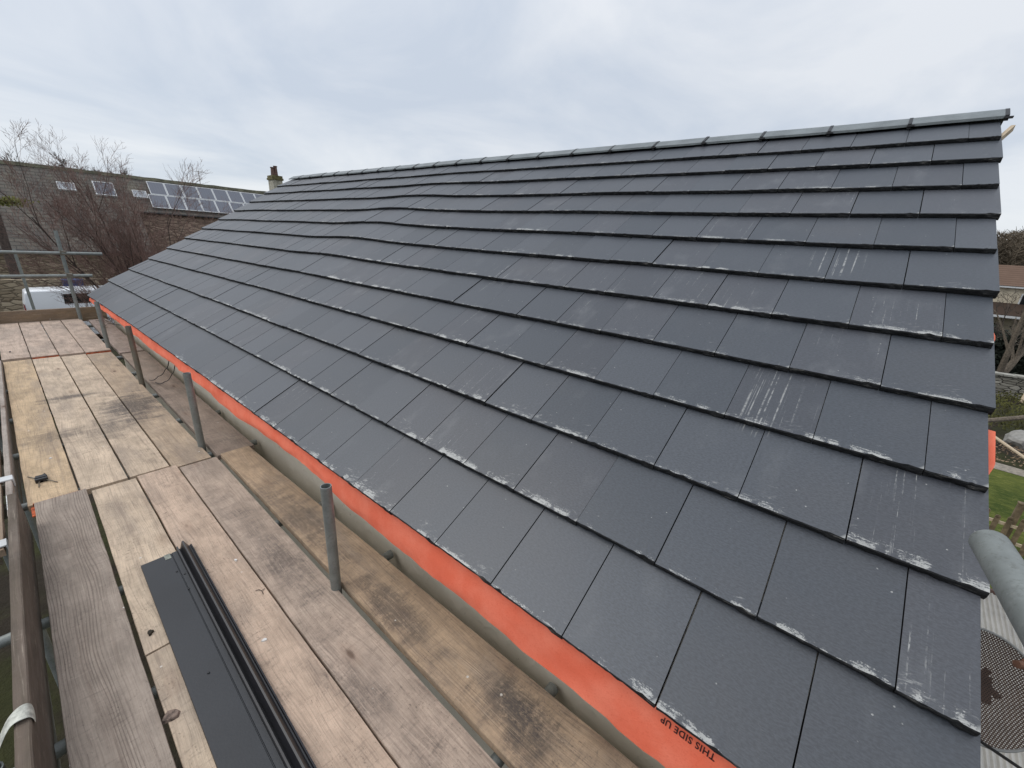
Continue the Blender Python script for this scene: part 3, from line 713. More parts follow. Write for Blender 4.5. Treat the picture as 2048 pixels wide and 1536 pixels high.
for i, (a, b, lab, tn, dr) in enumerate(((-1.072, -0.852, 'yellowish middle board with the black plastic clip on it', tan, 0.25), (-0.846, -0.618, 'pale middle board second from the toe board', pale, 0.55), (-0.611, -0.393, 'pale middle board with a dark soot stain, third from the toe board', pale, 0.7), (-0.387, -0.157, 'yellowish middle board with a dark stain beside the uprights', (0.49, 0.375, 0.265), 0.6))):
    B(lab, a, b-0.004*(i != 3), 3.245 if i < 3 else 3.19, a, b, 7.12 + 0.03*(3-i), PZ, tn, dr, seed=10+i)
B('grey brown middle board between the uprights and the wall', -0.118, 0.135, 3.185, -0.085, 0.160, 6.93, PZ-0.002, (0.33, 0.255, 0.205), 0.7, seed=20)
for i, (a, b, lab) in enumerate(((-1.078, -0.852, 'pinkish far board at the left edge of the platform'), (-0.846, -0.622, 'pinkish far board second from the left edge'), (-0.615, -0.394, 'pinkish far board third from the left edge'), (-0.388, -0.150, 'pinkish far board beside the uprights'))):
    o = B(lab, a, b, 7.17 + 0.03*(3-i), a, b-0.004, 9.83, PZ+0.016, (0.53, 0.41, 0.325), 0.7, seed=30+i)
    if i in (1, 3):
        m = MB(); m.box((a+0.002, 7.17+0.03*(3-i)-0.010, PZ-0.020), (b-0.002, 7.17+0.03*(3-i)-0.006, PZ+0.009))
        e = m.build('end_band', BANDR); e.parent = o; e.location = -Vector(o.location)
B('narrow far board between the uprights and the wall', -0.095, 0.150, 6.98, -0.075, 0.155, 9.72, PZ+0.004, (0.40, 0.31, 0.265), 0.6, seed=40)
m = MB(); m.box((-1.05, 3.238, PZ-0.03), (-0.84, 3.244, PZ+0.010)); e = m.build('end_band', BANDR); e.parent = boards[0]; e.location = -Vector(boards[0].location)
m = MB(); m.box((-1.062, 3.12, PZ-0.02), (-1.046, 3.24, PZ-0.012)); e = m.build('end_strap', BANDR); e.parent = boards[0]; e.location = -Vector(boards[0].location)

def toe(label, x0, x1, y0, y1, zb, zt, tint, dirt, lean=0.0, th=0.038, seed=0, along='y'):
    n = max(6, int(abs(y1-y0)*10)); vs = []
    c = Vector(((x0+x1)/2, (y0+y1)/2, (zb+zt)/2)); hw = th/2
    prof = [(-hw, zb), (hw, zb), (hw, zt-0.004), (hw-0.004, zt), (-hw+0.004, zt), (-hw, zt-0.004)]
    d = Vector((x1-x0, y1-y0, 0)).normalized(); nn = Vector((d.y, -d.x, 0))
    for i in range(n+1):
        f = i/n; p = Vector((x0+(x1-x0)*f, y0+(y1-y0)*f, 0))
        for px, z in prof:
            j = 0.002*noise.noise((f*n*0.6, seed, px*40)) 
            vs.append(p + nn*(px+j-lean*(z-zb)) + Vector((0, 0, z+0.003*noise.noise((f*n*0.4, seed, 5)))) - c)
    k = 6; fs = [(i*k+j, i*k+(j+1) % k, (i+1)*k+(j+1) % k, (i+1)*k+j) for i in range(n) for j in range(k)] + [tuple(range(k))[::-1], tuple(n*k+j for j in range(k))]
    m = MB(); m.add(vs, fs); 
    # rotate so that local Y runs along the board
    ang = math.atan2(-d.x, d.y); rot = Matrix.Rotation(-ang, 4, 'Z')
    m.v = [tuple(rot @ Vector(v)) for v in m.v]
    o = m.build('toe_board', WOOD, loc=c); o.rotation_euler = (0, 0, ang); o.color = tuple(tint)+(dirt,)
    return tag(o, label, 'toe board', 'toe boards round the platform')
tb1 = toe('dark brown toe board standing on edge at the near left', -1.181, -1.093, -1.4, 2.98, PZ-0.05, -0.255, (0.12, 0.095, 0.072), 0.5, lean=0.0, th=0.034, seed=50)
tb2 = toe('grey toe board on edge further along the left side', -1.130, -1.092, 3.10, 7.1, PZ-0.20, -0.43, (0.40, 0.345, 0.30), 0.3, lean=0.0, th=0.028, seed=51)
tb3 = toe('brown toe board across the far end of the platform', 0.185, -1.6, 9.90, 9.88, PZ-0.04, -0.285, (0.27, 0.19, 0.12), 0.3, seed=52)
# outer spare boards and straps beyond the toe board
o = board('loose tan plank lying outside the grey toe board', -1.42, -1.165, 2.75, -1.395, -1.135, 6.2, -0.44, (0.40, 0.29, 0.20), 0.4, seed=60, group='loose planks'); o['category'] = 'plank'
cl = empty('toe_board_clip', 'bent galvanised clip hooked over the near toe board', 'clip', (-1.13, 1.36, -0.25))
m = MB(); vs = []
pts = [(-1.104, -0.295), (-1.102, -0.262), (-1.108, -0.247), (-1.123, -0.243), (-1.143, -0.246), (-1.158, -0.258), (-1.175, -0.285), (-1.195, -0.308), (-1.225, -0.318)]
for (x, z) in pts:
    wdt = 0.033 if x > -1.14 else 0.024
    yc = 1.37 + ( -1.14-x)*0.9*(-1 if x < -1.14 else 0)
    vs += [(x, yc-wdt, z), (x, yc+wdt, z), (x-0.002, yc+wdt, z+0.005), (x-0.002, yc-wdt, z+0.005)]
fs = []
for i in range(len(pts)-1):
    a = 4*i; b = a+4; fs += [(a+j, a+(j+1) % 4, b+(j+1) % 4, b+j) for j in range(4)]
fs += [(0, 1, 2, 3), tuple(range(len(vs)-4, len(vs)))]
m.add(vs, fs); o = under(m.build('hook', simple('pale_galvanised', (0.52, 0.52, 0.46), 0.6, 0.2, 0.3, 40, 0.4, 80)), cl)
o.data.polygons.foreach_set('use_smooth', [True]*len(o.data.polygons)); md = o.modifiers.new('b', 'SUBSURF'); md.levels = 2; md.render_levels = 2
m = MB(); m.tube((-1.235, 1.24, -0.9), (-1.235, 1.30, -0.30), 0.0242, n=16); under(m.build('spigot', GALV, smooth=True), cl)
for (y, x, z, lb) in ((3.62, -1.118, -0.428, 'small pale metal strap over the grey toe board'), (2.80, -1.165, -0.43, 'white metal end plate on the loose plank')):
    s_ = empty('metal_strap', lb, 'strap', (x, y, z)); m = MB()
    m.box((x-0.10, y-0.035, z-0.004), (x+0.012, y+0.035, z+0.004)); m.box((x+0.008, y-0.035, z-0.05), (x+0.014, y+0.035, z-0.004)); m.tube((x-0.05, y, z), (x-0.05, y, z+0.01), 0.009, n=6)
    under(m.build('strap_plate', ALU, bevel=0.001), s_)
    m = MB(); m.box((x-0.09, y-0.05, z-0.09), (x-0.02, y-0.03, z-0.02)); under(m.build('strap_rivet', GALV_R), s_)
lbx = empty('paper_label', 'white printed sticker on top of the grey toe board', 'label', (-1.13, 3.26, -0.43)); m = MB()
m.box((-1.141, 3.16, -0.4305), (-1.115, 3.36, -0.4265)); under(m.build('sticker', simple('worn_sticker', (0.6, 0.6, 0.58), 0.7, 0, 0.45, 60)), lbx)

# ------------------------------------------------------------------ dark metal flashing lying on the boards
fl = empty('metal_flashing', 'long dark grey folded metal flashing lying on the boards', 'flashing', (-0.66, 0.9, PZ+0.003))
ax = Vector((-0.645+0.690, 2.19-0.55, 0)).normalized(); ex = Vector((ax.y, -ax.x, 0)); ez = Vector((0, 0, 1))
end = Vector((-0.645, 2.175, PZ+0.010)); nea = end - ax*3.4
def prof_strip(pts, th=0.004): 
    return pts + [(x, z-th) for x, z in pts[::-1]]
A_ = [(-0.100, -0.004), (-0.0985, 0.006), (0.020, 0.008), (0.0215, 0.0045), (0.0235, 0.0045), (0.025, 0.008), (0.045, 0.009)]
m = MB(); m.prism(prof_strip(A_, 0.006), nea, end, ex, ez); o = under(m.build('flat_leaf', DARKM), fl)
C_ = [(0.0455, 0.006), (0.0475, 0.030), (0.0535, 0.033), (0.056, 0.014), (0.061, 0.012), (0.074, 0.052), (0.080, 0.054), (0.099, 0.010), (0.103, 0.010), (0.106, 0.016), (0.111, 0.015), (0.114, -0.004)]
m = MB(); m.prism(prof_strip(C_, 0.004), nea, end + ax*0.002, ex, ez); under(m.build('folded_rib', simple('black_fold', (0.018, 0.018, 0.021), 0.42, 0, 0.2, 6)), fl)
for (u, v) in ((0.012, -0.17), (0.034, -0.215), (0.024, -0.335), (-0.03, -0.86)):
    m = MB(); p = end + ex*u + ax*v + ez*0.008; m.tube(p, p+ez*0.003, 0.0045, n=8); under(m.build('screw', BLACKP), fl)
m = MB(); p = end + ex*0.004 - ax*0.012
mt = Matrix.Translation(p) @ Matrix(((ex.x, ax.x, 0, 0), (ex.y, ax.y, 0, 0), (0, 0, 1, 0), (0, 0, 0, 1)))
m.box((-0.012, -0.030, 0.0082), (0.012, 0.014, 0.0094), mat=mt); under(m.build('tape_tag', simple('clear_tape', (0.22, 0.23, 0.19), 0.3, 0, 0.4, 60)), fl)

# ------------------------------------------------------------------ odds and ends on the boards
ck = empty('plastic_clip', 'small black plastic clip with wire legs on the yellowish board', 'clip', (-0.99, 3.57, PZ)); m = MB()
m.box((-1.022, 3.535, PZ+0.002), (-0.965, 3.555, PZ+0.028)); m.box((-1.022, 3.562, PZ+0.002), (-0.965, 3.58, PZ+0.030)); m.box((-1.018, 3.588, PZ+0.002), (-0.968, 3.608, PZ+0.026)); m.box((-1.003, 3.535, PZ+0.002), (-0.985, 3.61, PZ+0.018))
under(m.build('body', BLACKP, bevel=0.003), ck)
for (a, b) in (((-1.02, 3.60), (-1.05, 3.68)), ((-0.975, 3.54), (-0.93, 3.47)), ((-1.005, 3.535), (-1.012, 3.47)), ((-0.99, 3.61), (-0.975, 3.67))):
    m = MB(); m.path([(a[0], a[1], PZ+0.012), ((a[0]+b[0])/2, (a[1]+b[1])/2, PZ+0.010), (b[0], b[1], PZ+0.003)], 0.003); under(m.build('wire_leg', GALV_R), ck)
def flake(x, y, r, matl, lab, name, cat, seed, h=0.004, group=None, z=PZ+0.0035):
    m = MB(); n = 9; q = random.Random(seed); rr = [r*q.uniform(0.55, 1.1) for _ in range(n)]; asp = q.uniform(0.5, 1.0); an = q.uniform(0, 3)
    vs = []
    for k in range(n):
        a = 2*math.pi*k/n; px, py = rr[k]*math.cos(a), rr[k]*asp*math.sin(a); X = px*math.cos(an)-py*math.sin(an); Y = px*math.sin(an)+py*math.cos(an)
        vs += [(x+X, y+Y, z-0.004), (x+X*0.8, y+Y*0.8, z+h*q.uniform(0.7, 1.2))]
    fs = [(2*k, 2*((k+1) % n), 2*((k+1) % n)+1, 2*k+1) for k in range(n)] + [tuple(2*k+1 for k in range(n))]
    m.add(vs, fs); o = rebase(m.build(name, matl)); return tag(o, lab, cat, group)
flake(-0.50, 1.32, 0.016, WHITE, 'white mortar flake on the pinkish board, nearer to the camera', 'mortar_flake', 'flake', 1)
flake(-0.415, 1.905, 0.010, WHITE, 'small white mortar flake near the top of the flashing', 'mortar_flake', 'flake', 2)
flake(-0.93, 4.06-0.15, 0.012, WHITE, 'white chip on the middle boards beyond the plastic clip', 'mortar_flake', 'flake', 3)
flake(-0.83, 1.25, 0.034, simple('bark_chip', (0.17, 0.125, 0.10), 0.9, 0, 0.6, 60, 0.8, 90), 'triangular bark chip beside the dark board', 'bark_chip', 'chip', 14, 0.006)
flake(-0.80, 1.70, 0.018, simple('dark_leaf_litter', (0.03, 0.024, 0.015), 0.9, 0, 0.5, 60), 'dark dried leaf against the edge of the flashing', 'dried_leaf', 'leaf', 25, 0.008)
flake(-1.00, 7.65, 0.016, BLACKP, 'black blob on the pinkish far board at the left', 'tar_blob', 'debris', 8, 0.008, z=PZ+0.02)
m = MB(); m.path([(-0.425, 1.62, PZ+0.004), (-0.412, 1.615, PZ+0.006), (-0.405, 1.598, PZ+0.006), (-0.408, 1.575, PZ+0.004)], 0.0016, 5); m.path([(-0.405, 1.598, PZ+0.006), (-0.390, 1.605, PZ+0.004)], 0.0014, 5)
tag(rebase(m.build('bent_twig', BARK)), 'little curled twig on the greyish board right of the flashing', 'twig')
for (pts, lb) in ((((0.02, 4.90, -0.14), (0.0, 5.02, -0.25), (-0.035, 5.25, -0.38), (-0.085, 5.45, -0.462)), 'thin dark cable drooping from the orange felt, farther one'), (((0.02, 4.68, -0.13), (0.005, 4.82, -0.26), (-0.02, 5.08, -0.40), (-0.055, 5.33, -0.464)), 'thin dark cable drooping from the orange felt, nearer one')):
    m = MB(); P = [Vector(p) for p in pts]; q = []
    for i in range(len(P)-1):
        for t_ in range(6): q.append(P[i].lerp(P[i+1], t_/6) + Vector((0, 0, -0.02*math.sin(math.pi*t_/6))))
    q.append(P[-1]); m.path(q, 0.004, 6); tag(rebase(m.build('cable', BLACKP)), lb, 'cable')
# rubbish at the far corner
m = MB()
for k in range(26):
    q = random.Random(k); a = Vector((0.10+q.uniform(-.10, .10), 9.2+q.uniform(-.35, .5), PZ+0.012+q.uniform(0, .03))); b = a+Vector((q.uniform(-.09, .09), q.uniform(-.15, .15), q.uniform(-.01, .05))); m.tube(a, b, q.uniform(.002, .006), n=4)
tag(rebase(m.build('twig_heap', TWIGG)), 'heap of grey twigs in the far corner of the platform', 'twig heap')

# ------------------------------------------------------------------ satellite dish on the gable
DC = Vector((1.72, -1.17, -0.715)); dn = Vector((-0.72, -0.10, 0.66)).normalized()
dish = empty('satellite_dish', 'dark perforated mesh satellite dish below the verge', 'satellite dish', DC)
dx = Vector((0, 0, 1)).cross(dn).normalized(); dy = dn.cross(dx)
MR = Matrix(((dx.x, dy.x, dn.x, 0), (dx.y, dy.y, dn.y, 0), (dx.z, dy.z, dn.z, 0), (0, 0, 0, 1)))
m = MB(); nr, na = 8, 48; vs = [(0, 0, 0)]
RX, RY = 0.215, 0.25
for i in range(1, nr+1):
    for j in range(na):
        a = 2*math.pi*j/na; f = i/nr; vs.append((RX*f*math.cos(a), RY*f*math.sin(a), 0.055*f*f))
fs = [(0, 1+j, 1+(j+1) % na) for j in range(na)] + [(1+(i-1)*na+j, 1+i*na+j, 1+i*na+(j+1) % na, 1+(i-1)*na+(j+1) % na) for i in range(1, nr) for j in range(na)]
m.add(vs, fs); o = m.build('mesh_reflector', MESHM, smooth=True); o.matrix_local = MR; o.parent = dish
m = MB(); ring = [MR @ Vector((RX*math.cos(2*math.pi*j/48), RY*math.sin(2*math.pi*j/48), 0.055)) for j in range(49)]; m.path(ring, 0.006, 6)
o = m.build('rim', simple('dish_rim', (0.24, 0.24, 0.23), 0.6)); o.parent = dish
m = MB(); m.box((-0.06, -0.07, -0.05), (0.06, 0.05, -0.012)); m.tube((0, 0, -0.04), (-0.02, -0.10, -0.16), 0.022, n=10); m.tube((0.05, 0.08, -0.02), (-0.08, -0.10, -0.03), 0.016, n=8); m.tube((-0.06, 0.08, -0.02), (0.09, -0.02, -0.03), 0.016, n=8)
o = m.build('bracket', simple('dark_bracket', (0.018, 0.012, 0.011), 0.7)); o.parent = dish; o.matrix_local = MR
m = MB(); wallp = Vector((1.95, -0.60, -0.95)) - DC; m.path([MR @ Vector((-0.02, -0.10, -0.16)), wallp], 0.019, 10); o = m.build('wall_mount', GALV_R); o.parent = dish
m = MB(); m.path([MR @ Vector((0, -RY*0.95, 0.05)), MR @ Vector((0.16, -RY-0.05, 0.22))], 0.007, 8); o = m.build('feed_arm', BLACKP); o.parent = dish

# ------------------------------------------------------------------ outbuilding with corrugated roof
ob = empty('outbuilding', 'low outbuilding with pale corrugated sheet roof beside the gable', 'outbuilding', (4, -2.2, GZ))
m = MB(); X0, X1, Y0, Y1 = 1.2, 4.62, -3.1, -0.75; sl = math.tan(R(14)); z1 = -1.77
pitch = 0.034; nyc = int((Y1-Y0)/pitch*6); vs = []
for j in range(nyc+1):
    y = Y0+(Y1-Y0)*j/nyc; dz = 0.0065*math.cos(2*math.pi*y/pitch)
    for x in (X0, X1): vs.append((x, y, z1-(X1-x)*sl+dz))
    for x in (X1, X0): vs.append((x, y, z1-(X1-x)*sl+dz-0.006))
m.add(vs, [(4*j+a, 4*j+(a+1) % 4, 4*(j+1)+(a+1) % 4, 4*(j+1)+a) for j in range(nyc) for a in range(4)])
under(m.build('corrugated_roof', CORR), ob)
m = MB(); m.box((X0+0.1, Y0+0.1, GZ-0.2), (X1-0.06, Y1-0.02, z1-(X1-X0)*sl-0.06)); m.add([(X0+0.1, Y0+0.1, z1-(X1-X0)*sl-0.06), (X1-0.06, Y0+0.1, z1-0.05), (X1-0.06, Y1-0.02, z1-0.05), (X0+0.1, Y1-0.02, z1-(X1-X0)*sl-0.06), (X1-0.06, Y0+0.1, -4), (X1-0.06, Y1-0.02, -4)], [(0, 1, 2, 3), (1, 4, 5, 2)])
under(m.build('wall', CREAM), ob)
m = MB(); m.box((X1+0.005, Y0, z1-0.10), (X1+0.035, Y1, z1+0.03)); under(m.build('fascia', BROWNF), ob)

# ------------------------------------------------------------------ trees
def twig_tree(name, base, height, spread, seed, label, cat, tmat, kmat, lean=(0, 0), group=None, levels=4, r0=0.09, stems=3, kids=(6, 6, 5, 4), angle=38, tw=0.006, uprt=0.25, stem_tilt=24):
    q = random.Random(seed); tr = MB(); tw_ = MB(); base = Vector(base)
    cnt = [0]
    def grow(p, d, L, r, lev):
        nseg = 4 if lev < 2 else 3
        pts = [p]; dd = d.copy()
        for i in range(nseg):
            dd = (dd + Vector((q.gauss(0, .10), q.gauss(0, .10), q.gauss(0, .06)+uprt*0.12))).normalized(); pts.append(pts[-1]+dd*L/nseg)
        for i in range(nseg):
            ra = r*(1-i/nseg*0.75); rb = r*(1-(i+1)/nseg*0.75)
            if lev <= 1: tr.tube(pts[i], pts[i+1], max(ra, tw), max(rb, tw*0.8), n=6, cap=False)
            else: tw_.tube(pts[i], pts[i+1], max(ra, tw*0.8), max(rb, tw*0.5), n=3, cap=False)
        if lev >= levels: return
        for k in range(kids[lev]):
            t = q.uniform(0.22, 1.0); i = min(int(t*nseg), nseg-1); pp = pts[i].lerp(pts[i+1], t*nseg-i)
            ang = R(q.gauss(angle, 9)); ax_ = dd.orthogonal().normalized(); ax_.rotate(Matrix.Rotation(q.uniform(0, 6.28), 3, dd)); nd = dd.copy(); nd.rotate(Matrix.Rotation(ang, 3, ax_)); nd = (nd+Vector((0, 0, uprt))).normalized()
            grow(pp, nd, L*q.uniform(0.38, 0.66)*(1.12-0.45*t)*spread, r*(0.25+0.25*(1-t)), lev+1)
    root = empty(name, label, cat, base, group)
    for s_ in range(stems):
        a = 6.28*s_/stems+q.uniform(-.5, .5); tl = math.tan(R(stem_tilt))*(q.uniform(0.4, 1.1) if stems > 1 else 0.2)
        d = Vector((math.cos(a)*tl+lean[0], math.sin(a)*tl+lean[1], 1)).normalized()
        grow(base+Vector((math.cos(a)*0.06, math.sin(a)*0.06, -0.1)), d, height*q.uniform(0.7, 0.95), r0*q.uniform(0.7, 1), 0)
    under(tr.build('trunk', kmat), root); under(tw_.build('crown', tmat), root)
    return root
def along(px, py, depth_y):
    d = fw + r2*((px-1024)/FPX) + u2*((768-py)/FPX); t = (depth_y-CAM.y)/d.y; return CAM+d*t

twig_tree('bare_birch', (3.4, 24.0, GZ), 7.6, 0.98, 15, 'tall bare many stemmed birch with reddish twigs before the slate roof', 'tree', TWIG, BARK, lean=(-0.16, 0), stems=8, r0=0.065, kids=(10, 8, 7, 3), tw=0.0048, uprt=0.24, stem_tilt=23)
twig_tree('bare_shrub', (4.6, 21.5, GZ), 4.4, 1.0, 23, 'dense rusty brown leafless shrub beside our roof edge', 'shrub', TWIGO, BARK, stems=6, r0=0.035, kids=(8, 7, 5, 3), tw=0.005, stem_tilt=34)
twig_tree('bare_shrub', (2.35, 22.5, GZ), 3.6, 1.0, 29, 'tangled red brown leafless shrub under the birch', 'shrub', TWIG, BARK, stems=4, r0=0.025, kids=(6, 6, 4, 3), tw=0.005, stem_tilt=36)
twig_tree('bramble_bush', (-1.1, 20.0, GZ), 2.7, 1.0, 31, 'dark leafless bramble at the left behind the toe board', 'bush', TWIGG, BARK, stems=8, r0=0.03, kids=(7, 6, 5, 3), tw=0.006, stem_tilt=40, uprt=0.05)
twig_tree('thorn_sapling', (0.45, 17.6, GZ), 3.1, 1.0, 37, 'thin leafless sapling whose twigs cross the white van', 'sapling', TWIGG, BARK, stems=2, r0=0.016, kids=(4, 4, 2, 2), levels=3, tw=0.005, stem_tilt=36, uprt=0.05)
twig_tree('distant_tree', along(-45, 330, 60)+Vector((0, 0, -9)), 8.4, 0.9, 41, 'dark bare tree behind the roof ridge at the far left', 'tree', TWIGG, BARK, stems=4, r0=0.15, kids=(8, 8, 7, 4), tw=0.016)
twig_tree('distant_tree', along(215, 350, 62)+Vector((0, 0, -8)), 8.6, 1.0, 43, 'dark bushy bare tree behind the ridge, seen through the birch', 'tree', TWIGG, BARK, stems=5, r0=0.13, kids=(9, 8, 8, 5), tw=0.017, stem_tilt=30)
twig_tree('distant_tree', along(510, 385, 62)+Vector((0, 0, -8)), 8.2, 0.8, 47, 'small bare treetop behind the ridge beside the chimney', 'tree', TWIGG, BARK, stems=2, r0=0.10, kids=(6, 6, 4, 3), tw=0.014)

# ------------------------------------------------------------------ old stone house with slate roof
KS = 1.65
O = CAM + (Vector((-0.663, 23.0, -0.033))-CAM)*KS; th = R(-3)
D = Vector((math.cos(th), math.sin(th), 0)); Nn = Vector((-math.sin(th), math.cos(th), 0)); al = R(42)
UPv = Nn*math.cos(al)+Vector((0, 0, 1))*math.sin(al); NR = -Nn*math.sin(al)+Vector((0, 0, 1))*math.cos(al)
def HR(a, s, n=0.0): return O + D*(a*KS) + UPv*(s*KS) + NR*n
hs = empty('stone_house', 'old rubble stone house with long weathered slate roof', 'house', O+Vector((0, 0, GZ-O.z)))
def hsp(mb, name, mats, par=None, **k):
    o = mb.build(name, mats, **k)
    if par: o.parent = par
    else: under(o, hs)
    return o
STEP = 4.15
m = MB()
quads = [(-9.0, 0.0, STEP, 4.56), (STEP, 2.42, 14.0, 4.60)]
vs = []; uvq = []
for (a0, s0, a1, s1) in quads:
    nx = 24; ns = 10
    o_ = len(vs)
    for j in range(ns+1):
        for i in range(nx+1):
            a = a0+(a1-a0)*i/nx; s = s0+(s1-s0)*j/ns
            sag = 0.05*noise.noise((a*0.7, s*0.8, 1)) 
            vs.append(tuple(HR(a, s, sag))); uvq.append((a*KS, s*KS))
    m.add([], [])
    for j in range(ns):
        for i in range(nx):
            q = o_+j*(nx+1)+i; m.f.append((q, q+1, q+nx+2, q+nx+1)); m.m.append(0)
m.v = vs
r_o = hsp(m, 'roof', OLDSL)
me = r_o.data; ul = me.uv_layers.new(name='UVMap')
for lp in me.loops: ul.data[lp.index].uv = uvq[lp.vertex_index]
m = MB()
# rear slope, ridge stones
m.add([HR(-9, 4.56), HR(14, 4.6), HR(14, 4.6)+Nn*6+Vector((0, 0, -5.5)), HR(-9, 4.56)+Nn*6+Vector((0, 0, -5.5))], [(0, 1, 2, 3)]); hsp(m, 'rear_slope', EDGE)
m = MB()
vs = []
for i in range(61):
    a = -9+23*i/60; c = HR(a, 4.57+0.03*i/60)+Vector((0, 0, 0.03+0.05*noise.noise((a*2.2, 0, 0))))
    vs += [c+Nn*-0.2+Vector((0, 0, -0.16)), c+Nn*-0.12+Vector((0, 0, 0.06)), c+Nn*0.15+Vector((0, 0, 0.06)), c+Nn*0.25+Vector((0, 0, -0.16))]
m.add(vs, [(4*i+j, 4*i+(j+1) % 4, 4*i+4+(j+1) % 4, 4*i+4+j) for i in range(60) for j in range(4)])
hsp(m, 'ridge_capping', simple('mossy_ridge', (0.13, 0.125, 0.085), 0.9, 0, 0.4, 3, 0.5, 10), r_o)
def wallbox(a0, a1, back, top, name):
    m = MB(); p = O + D*(a0*KS)+Nn*back; q = O+D*(a1*KS)+Nn*back
    z0, z1 = GZ-0.4, top; vs = [Vector((p.x, p.y, z0)), Vector((q.x, q.y, z0)), Vector((q.x, q.y, z1)), Vector((p.x, p.y, z1))]
    vs += [v+Nn*0.6 for v in vs]; m.add(vs, [(0, 1, 2, 3), (4, 7, 6, 5), (0, 3, 7, 4), (1, 5, 6, 2), (3, 2, 6, 7), (0, 4, 5, 1)]); return hsp(m, name, RUBBLE)
wallbox(-9, STEP, 0.30, O.z-0.02, 'wall')
eb = HR(0, 2.42)
back2 = (eb-O).dot(Nn)+0.25
PINKST = mat_rubble('pinkish_rubble', (0.24, 0.17, 0.13), (0.40, 0.30, 0.23), (0.17, 0.125, 0.10), 2.0)
o = wallbox(STEP, 14, back2, eb.z+0.02, 'wall'); o.data.materials[0] = PINKST
m = MB(); 
m.tube(HR(-9, -0.03, -0.05), HR(STEP, -0.03, -0.05), 0.07, n=8); m.tube(HR(STEP, 2.39, -0.05), HR(14, 2.39, -0.05), 0.07, n=8); hsp(m, 'gutter', simple('dark_gutter', (0.03, 0.03, 0.03), 0.6))
# rooflights
RLW = simple('rooflight_glass', (0.42, 0.45, 0.48), 0.25, 0, 0.15, 0.5)
def roofwin(a0, a1, s0, s1, frame, glass):
    m = MB(); f = 0.06/KS
    def slab(b0, b1, t0, t1, n0, n1):
        p = [HR(b0, t0, n0), HR(b1, t0, n0), HR(b1, t1, n0), HR(b0, t1, n0), HR(b0, t0, n1), HR(b1, t0, n1), HR(b1, t1, n1), HR(b0, t1, n1)]
        m.add(p, [(3,2,1,0),(4,5,6,7),(0,1,5,4),(1,2,6,5),(2,3,7,6),(3,0,4,7)])
    slab(a0, a1, s0, s0+f, -0.02, 0.12); slab(a0, a1, s1-f, s1, -0.02, 0.12); slab(a0, a0+f, s0+f, s1-f, -0.02, 0.12); slab(a1-f, a1, s0+f, s1-f, -0.02, 0.12)
    w_ = hsp(m, 'rooflight', frame, r_o); m = MB(); slab(a0+f, a1-f, s0+f, s1-f, 0.02, 0.085); g_ = m.build('pane', glass); g_.parent = w_; return w_
roofwin(1.90, 2.42, 3.26, 3.69, ALU, RLW); roofwin(4.17, 4.66, 3.22, 3.65, ALU, RLW)
w_ = roofwin(2.97, 3.62, 3.15, 3.95, ALU, PANEL)
# chimney stack with pots
m = MB(); cc = O + D*(10.42*KS) + Nn*((HR(0, 4.57)-O).dot(Nn)); zr = HR(10.4, 4.58).z + 0.38
def obox(m, c, hx, hy, z0, z1):
    vs = [c+D*sx*hx+Nn*sy*hy for sx, sy in ((-1, -1), (1, -1), (1, 1), (-1, 1))]; vs = [Vector((v.x, v.y, z0)) for v in vs]+[Vector((v.x, v.y, z1)) for v in vs]
    m.add(vs, [(3,2,1,0),(4,5,6,7),(0,1,5,4),(1,2,6,5),(2,3,7,6),(3,0,4,7)])
CS = 0.78
obox(m, cc, 0.50*CS, 0.6, zr-1.8, zr+0.78); ch = hsp(m, 'chimney', STACK, r_o)
m = MB(); obox(m, cc, 0.60*CS, 0.7, zr+0.78, zr+0.94); obox(m, cc, 0.54*CS, 0.64, zr+0.94, zr+1.14); hsp(m, 'chimney_cap', simple('mossy_cap', (0.13, 0.115, 0.05), 0.95, 0, 0.4, 4), r_o)
for dx_, h_ in ((0.12, 0.75), (-0.14, 0.62)):
    m = MB(); p = cc+D*dx_; m.tube((p.x, p.y, zr+1.14), (p.x, p.y, zr+1.14+h_), 0.17, 0.13, n=10); m.tube((p.x, p.y, zr+1.14+h_), (p.x, p.y, zr+1.22+h_), 0.17, n=10)
    hsp(m, 'chimney_pot', POT, r_o)
m = MB(); p = HR(6.93, 4.58); m.tube(p, p+Vector((0, 0, 1.05)), 0.022, n=5); m.tube(p+Vector((0, 0, 1.0))-D*0.32, p+Vector((0, 0, 1.0))+D*0.5, 0.014, n=4)
for k in range(7): c = p+Vector((0, 0, 1.0))+D*(-0.3+k*0.12); m.tube(c-Nn*0.2-Vector((0, 0, .05)), c+Nn*0.2+Vector((0, 0, .05)), 0.009, n=4)
hsp(m, 'aerial', GALV_R, r_o)
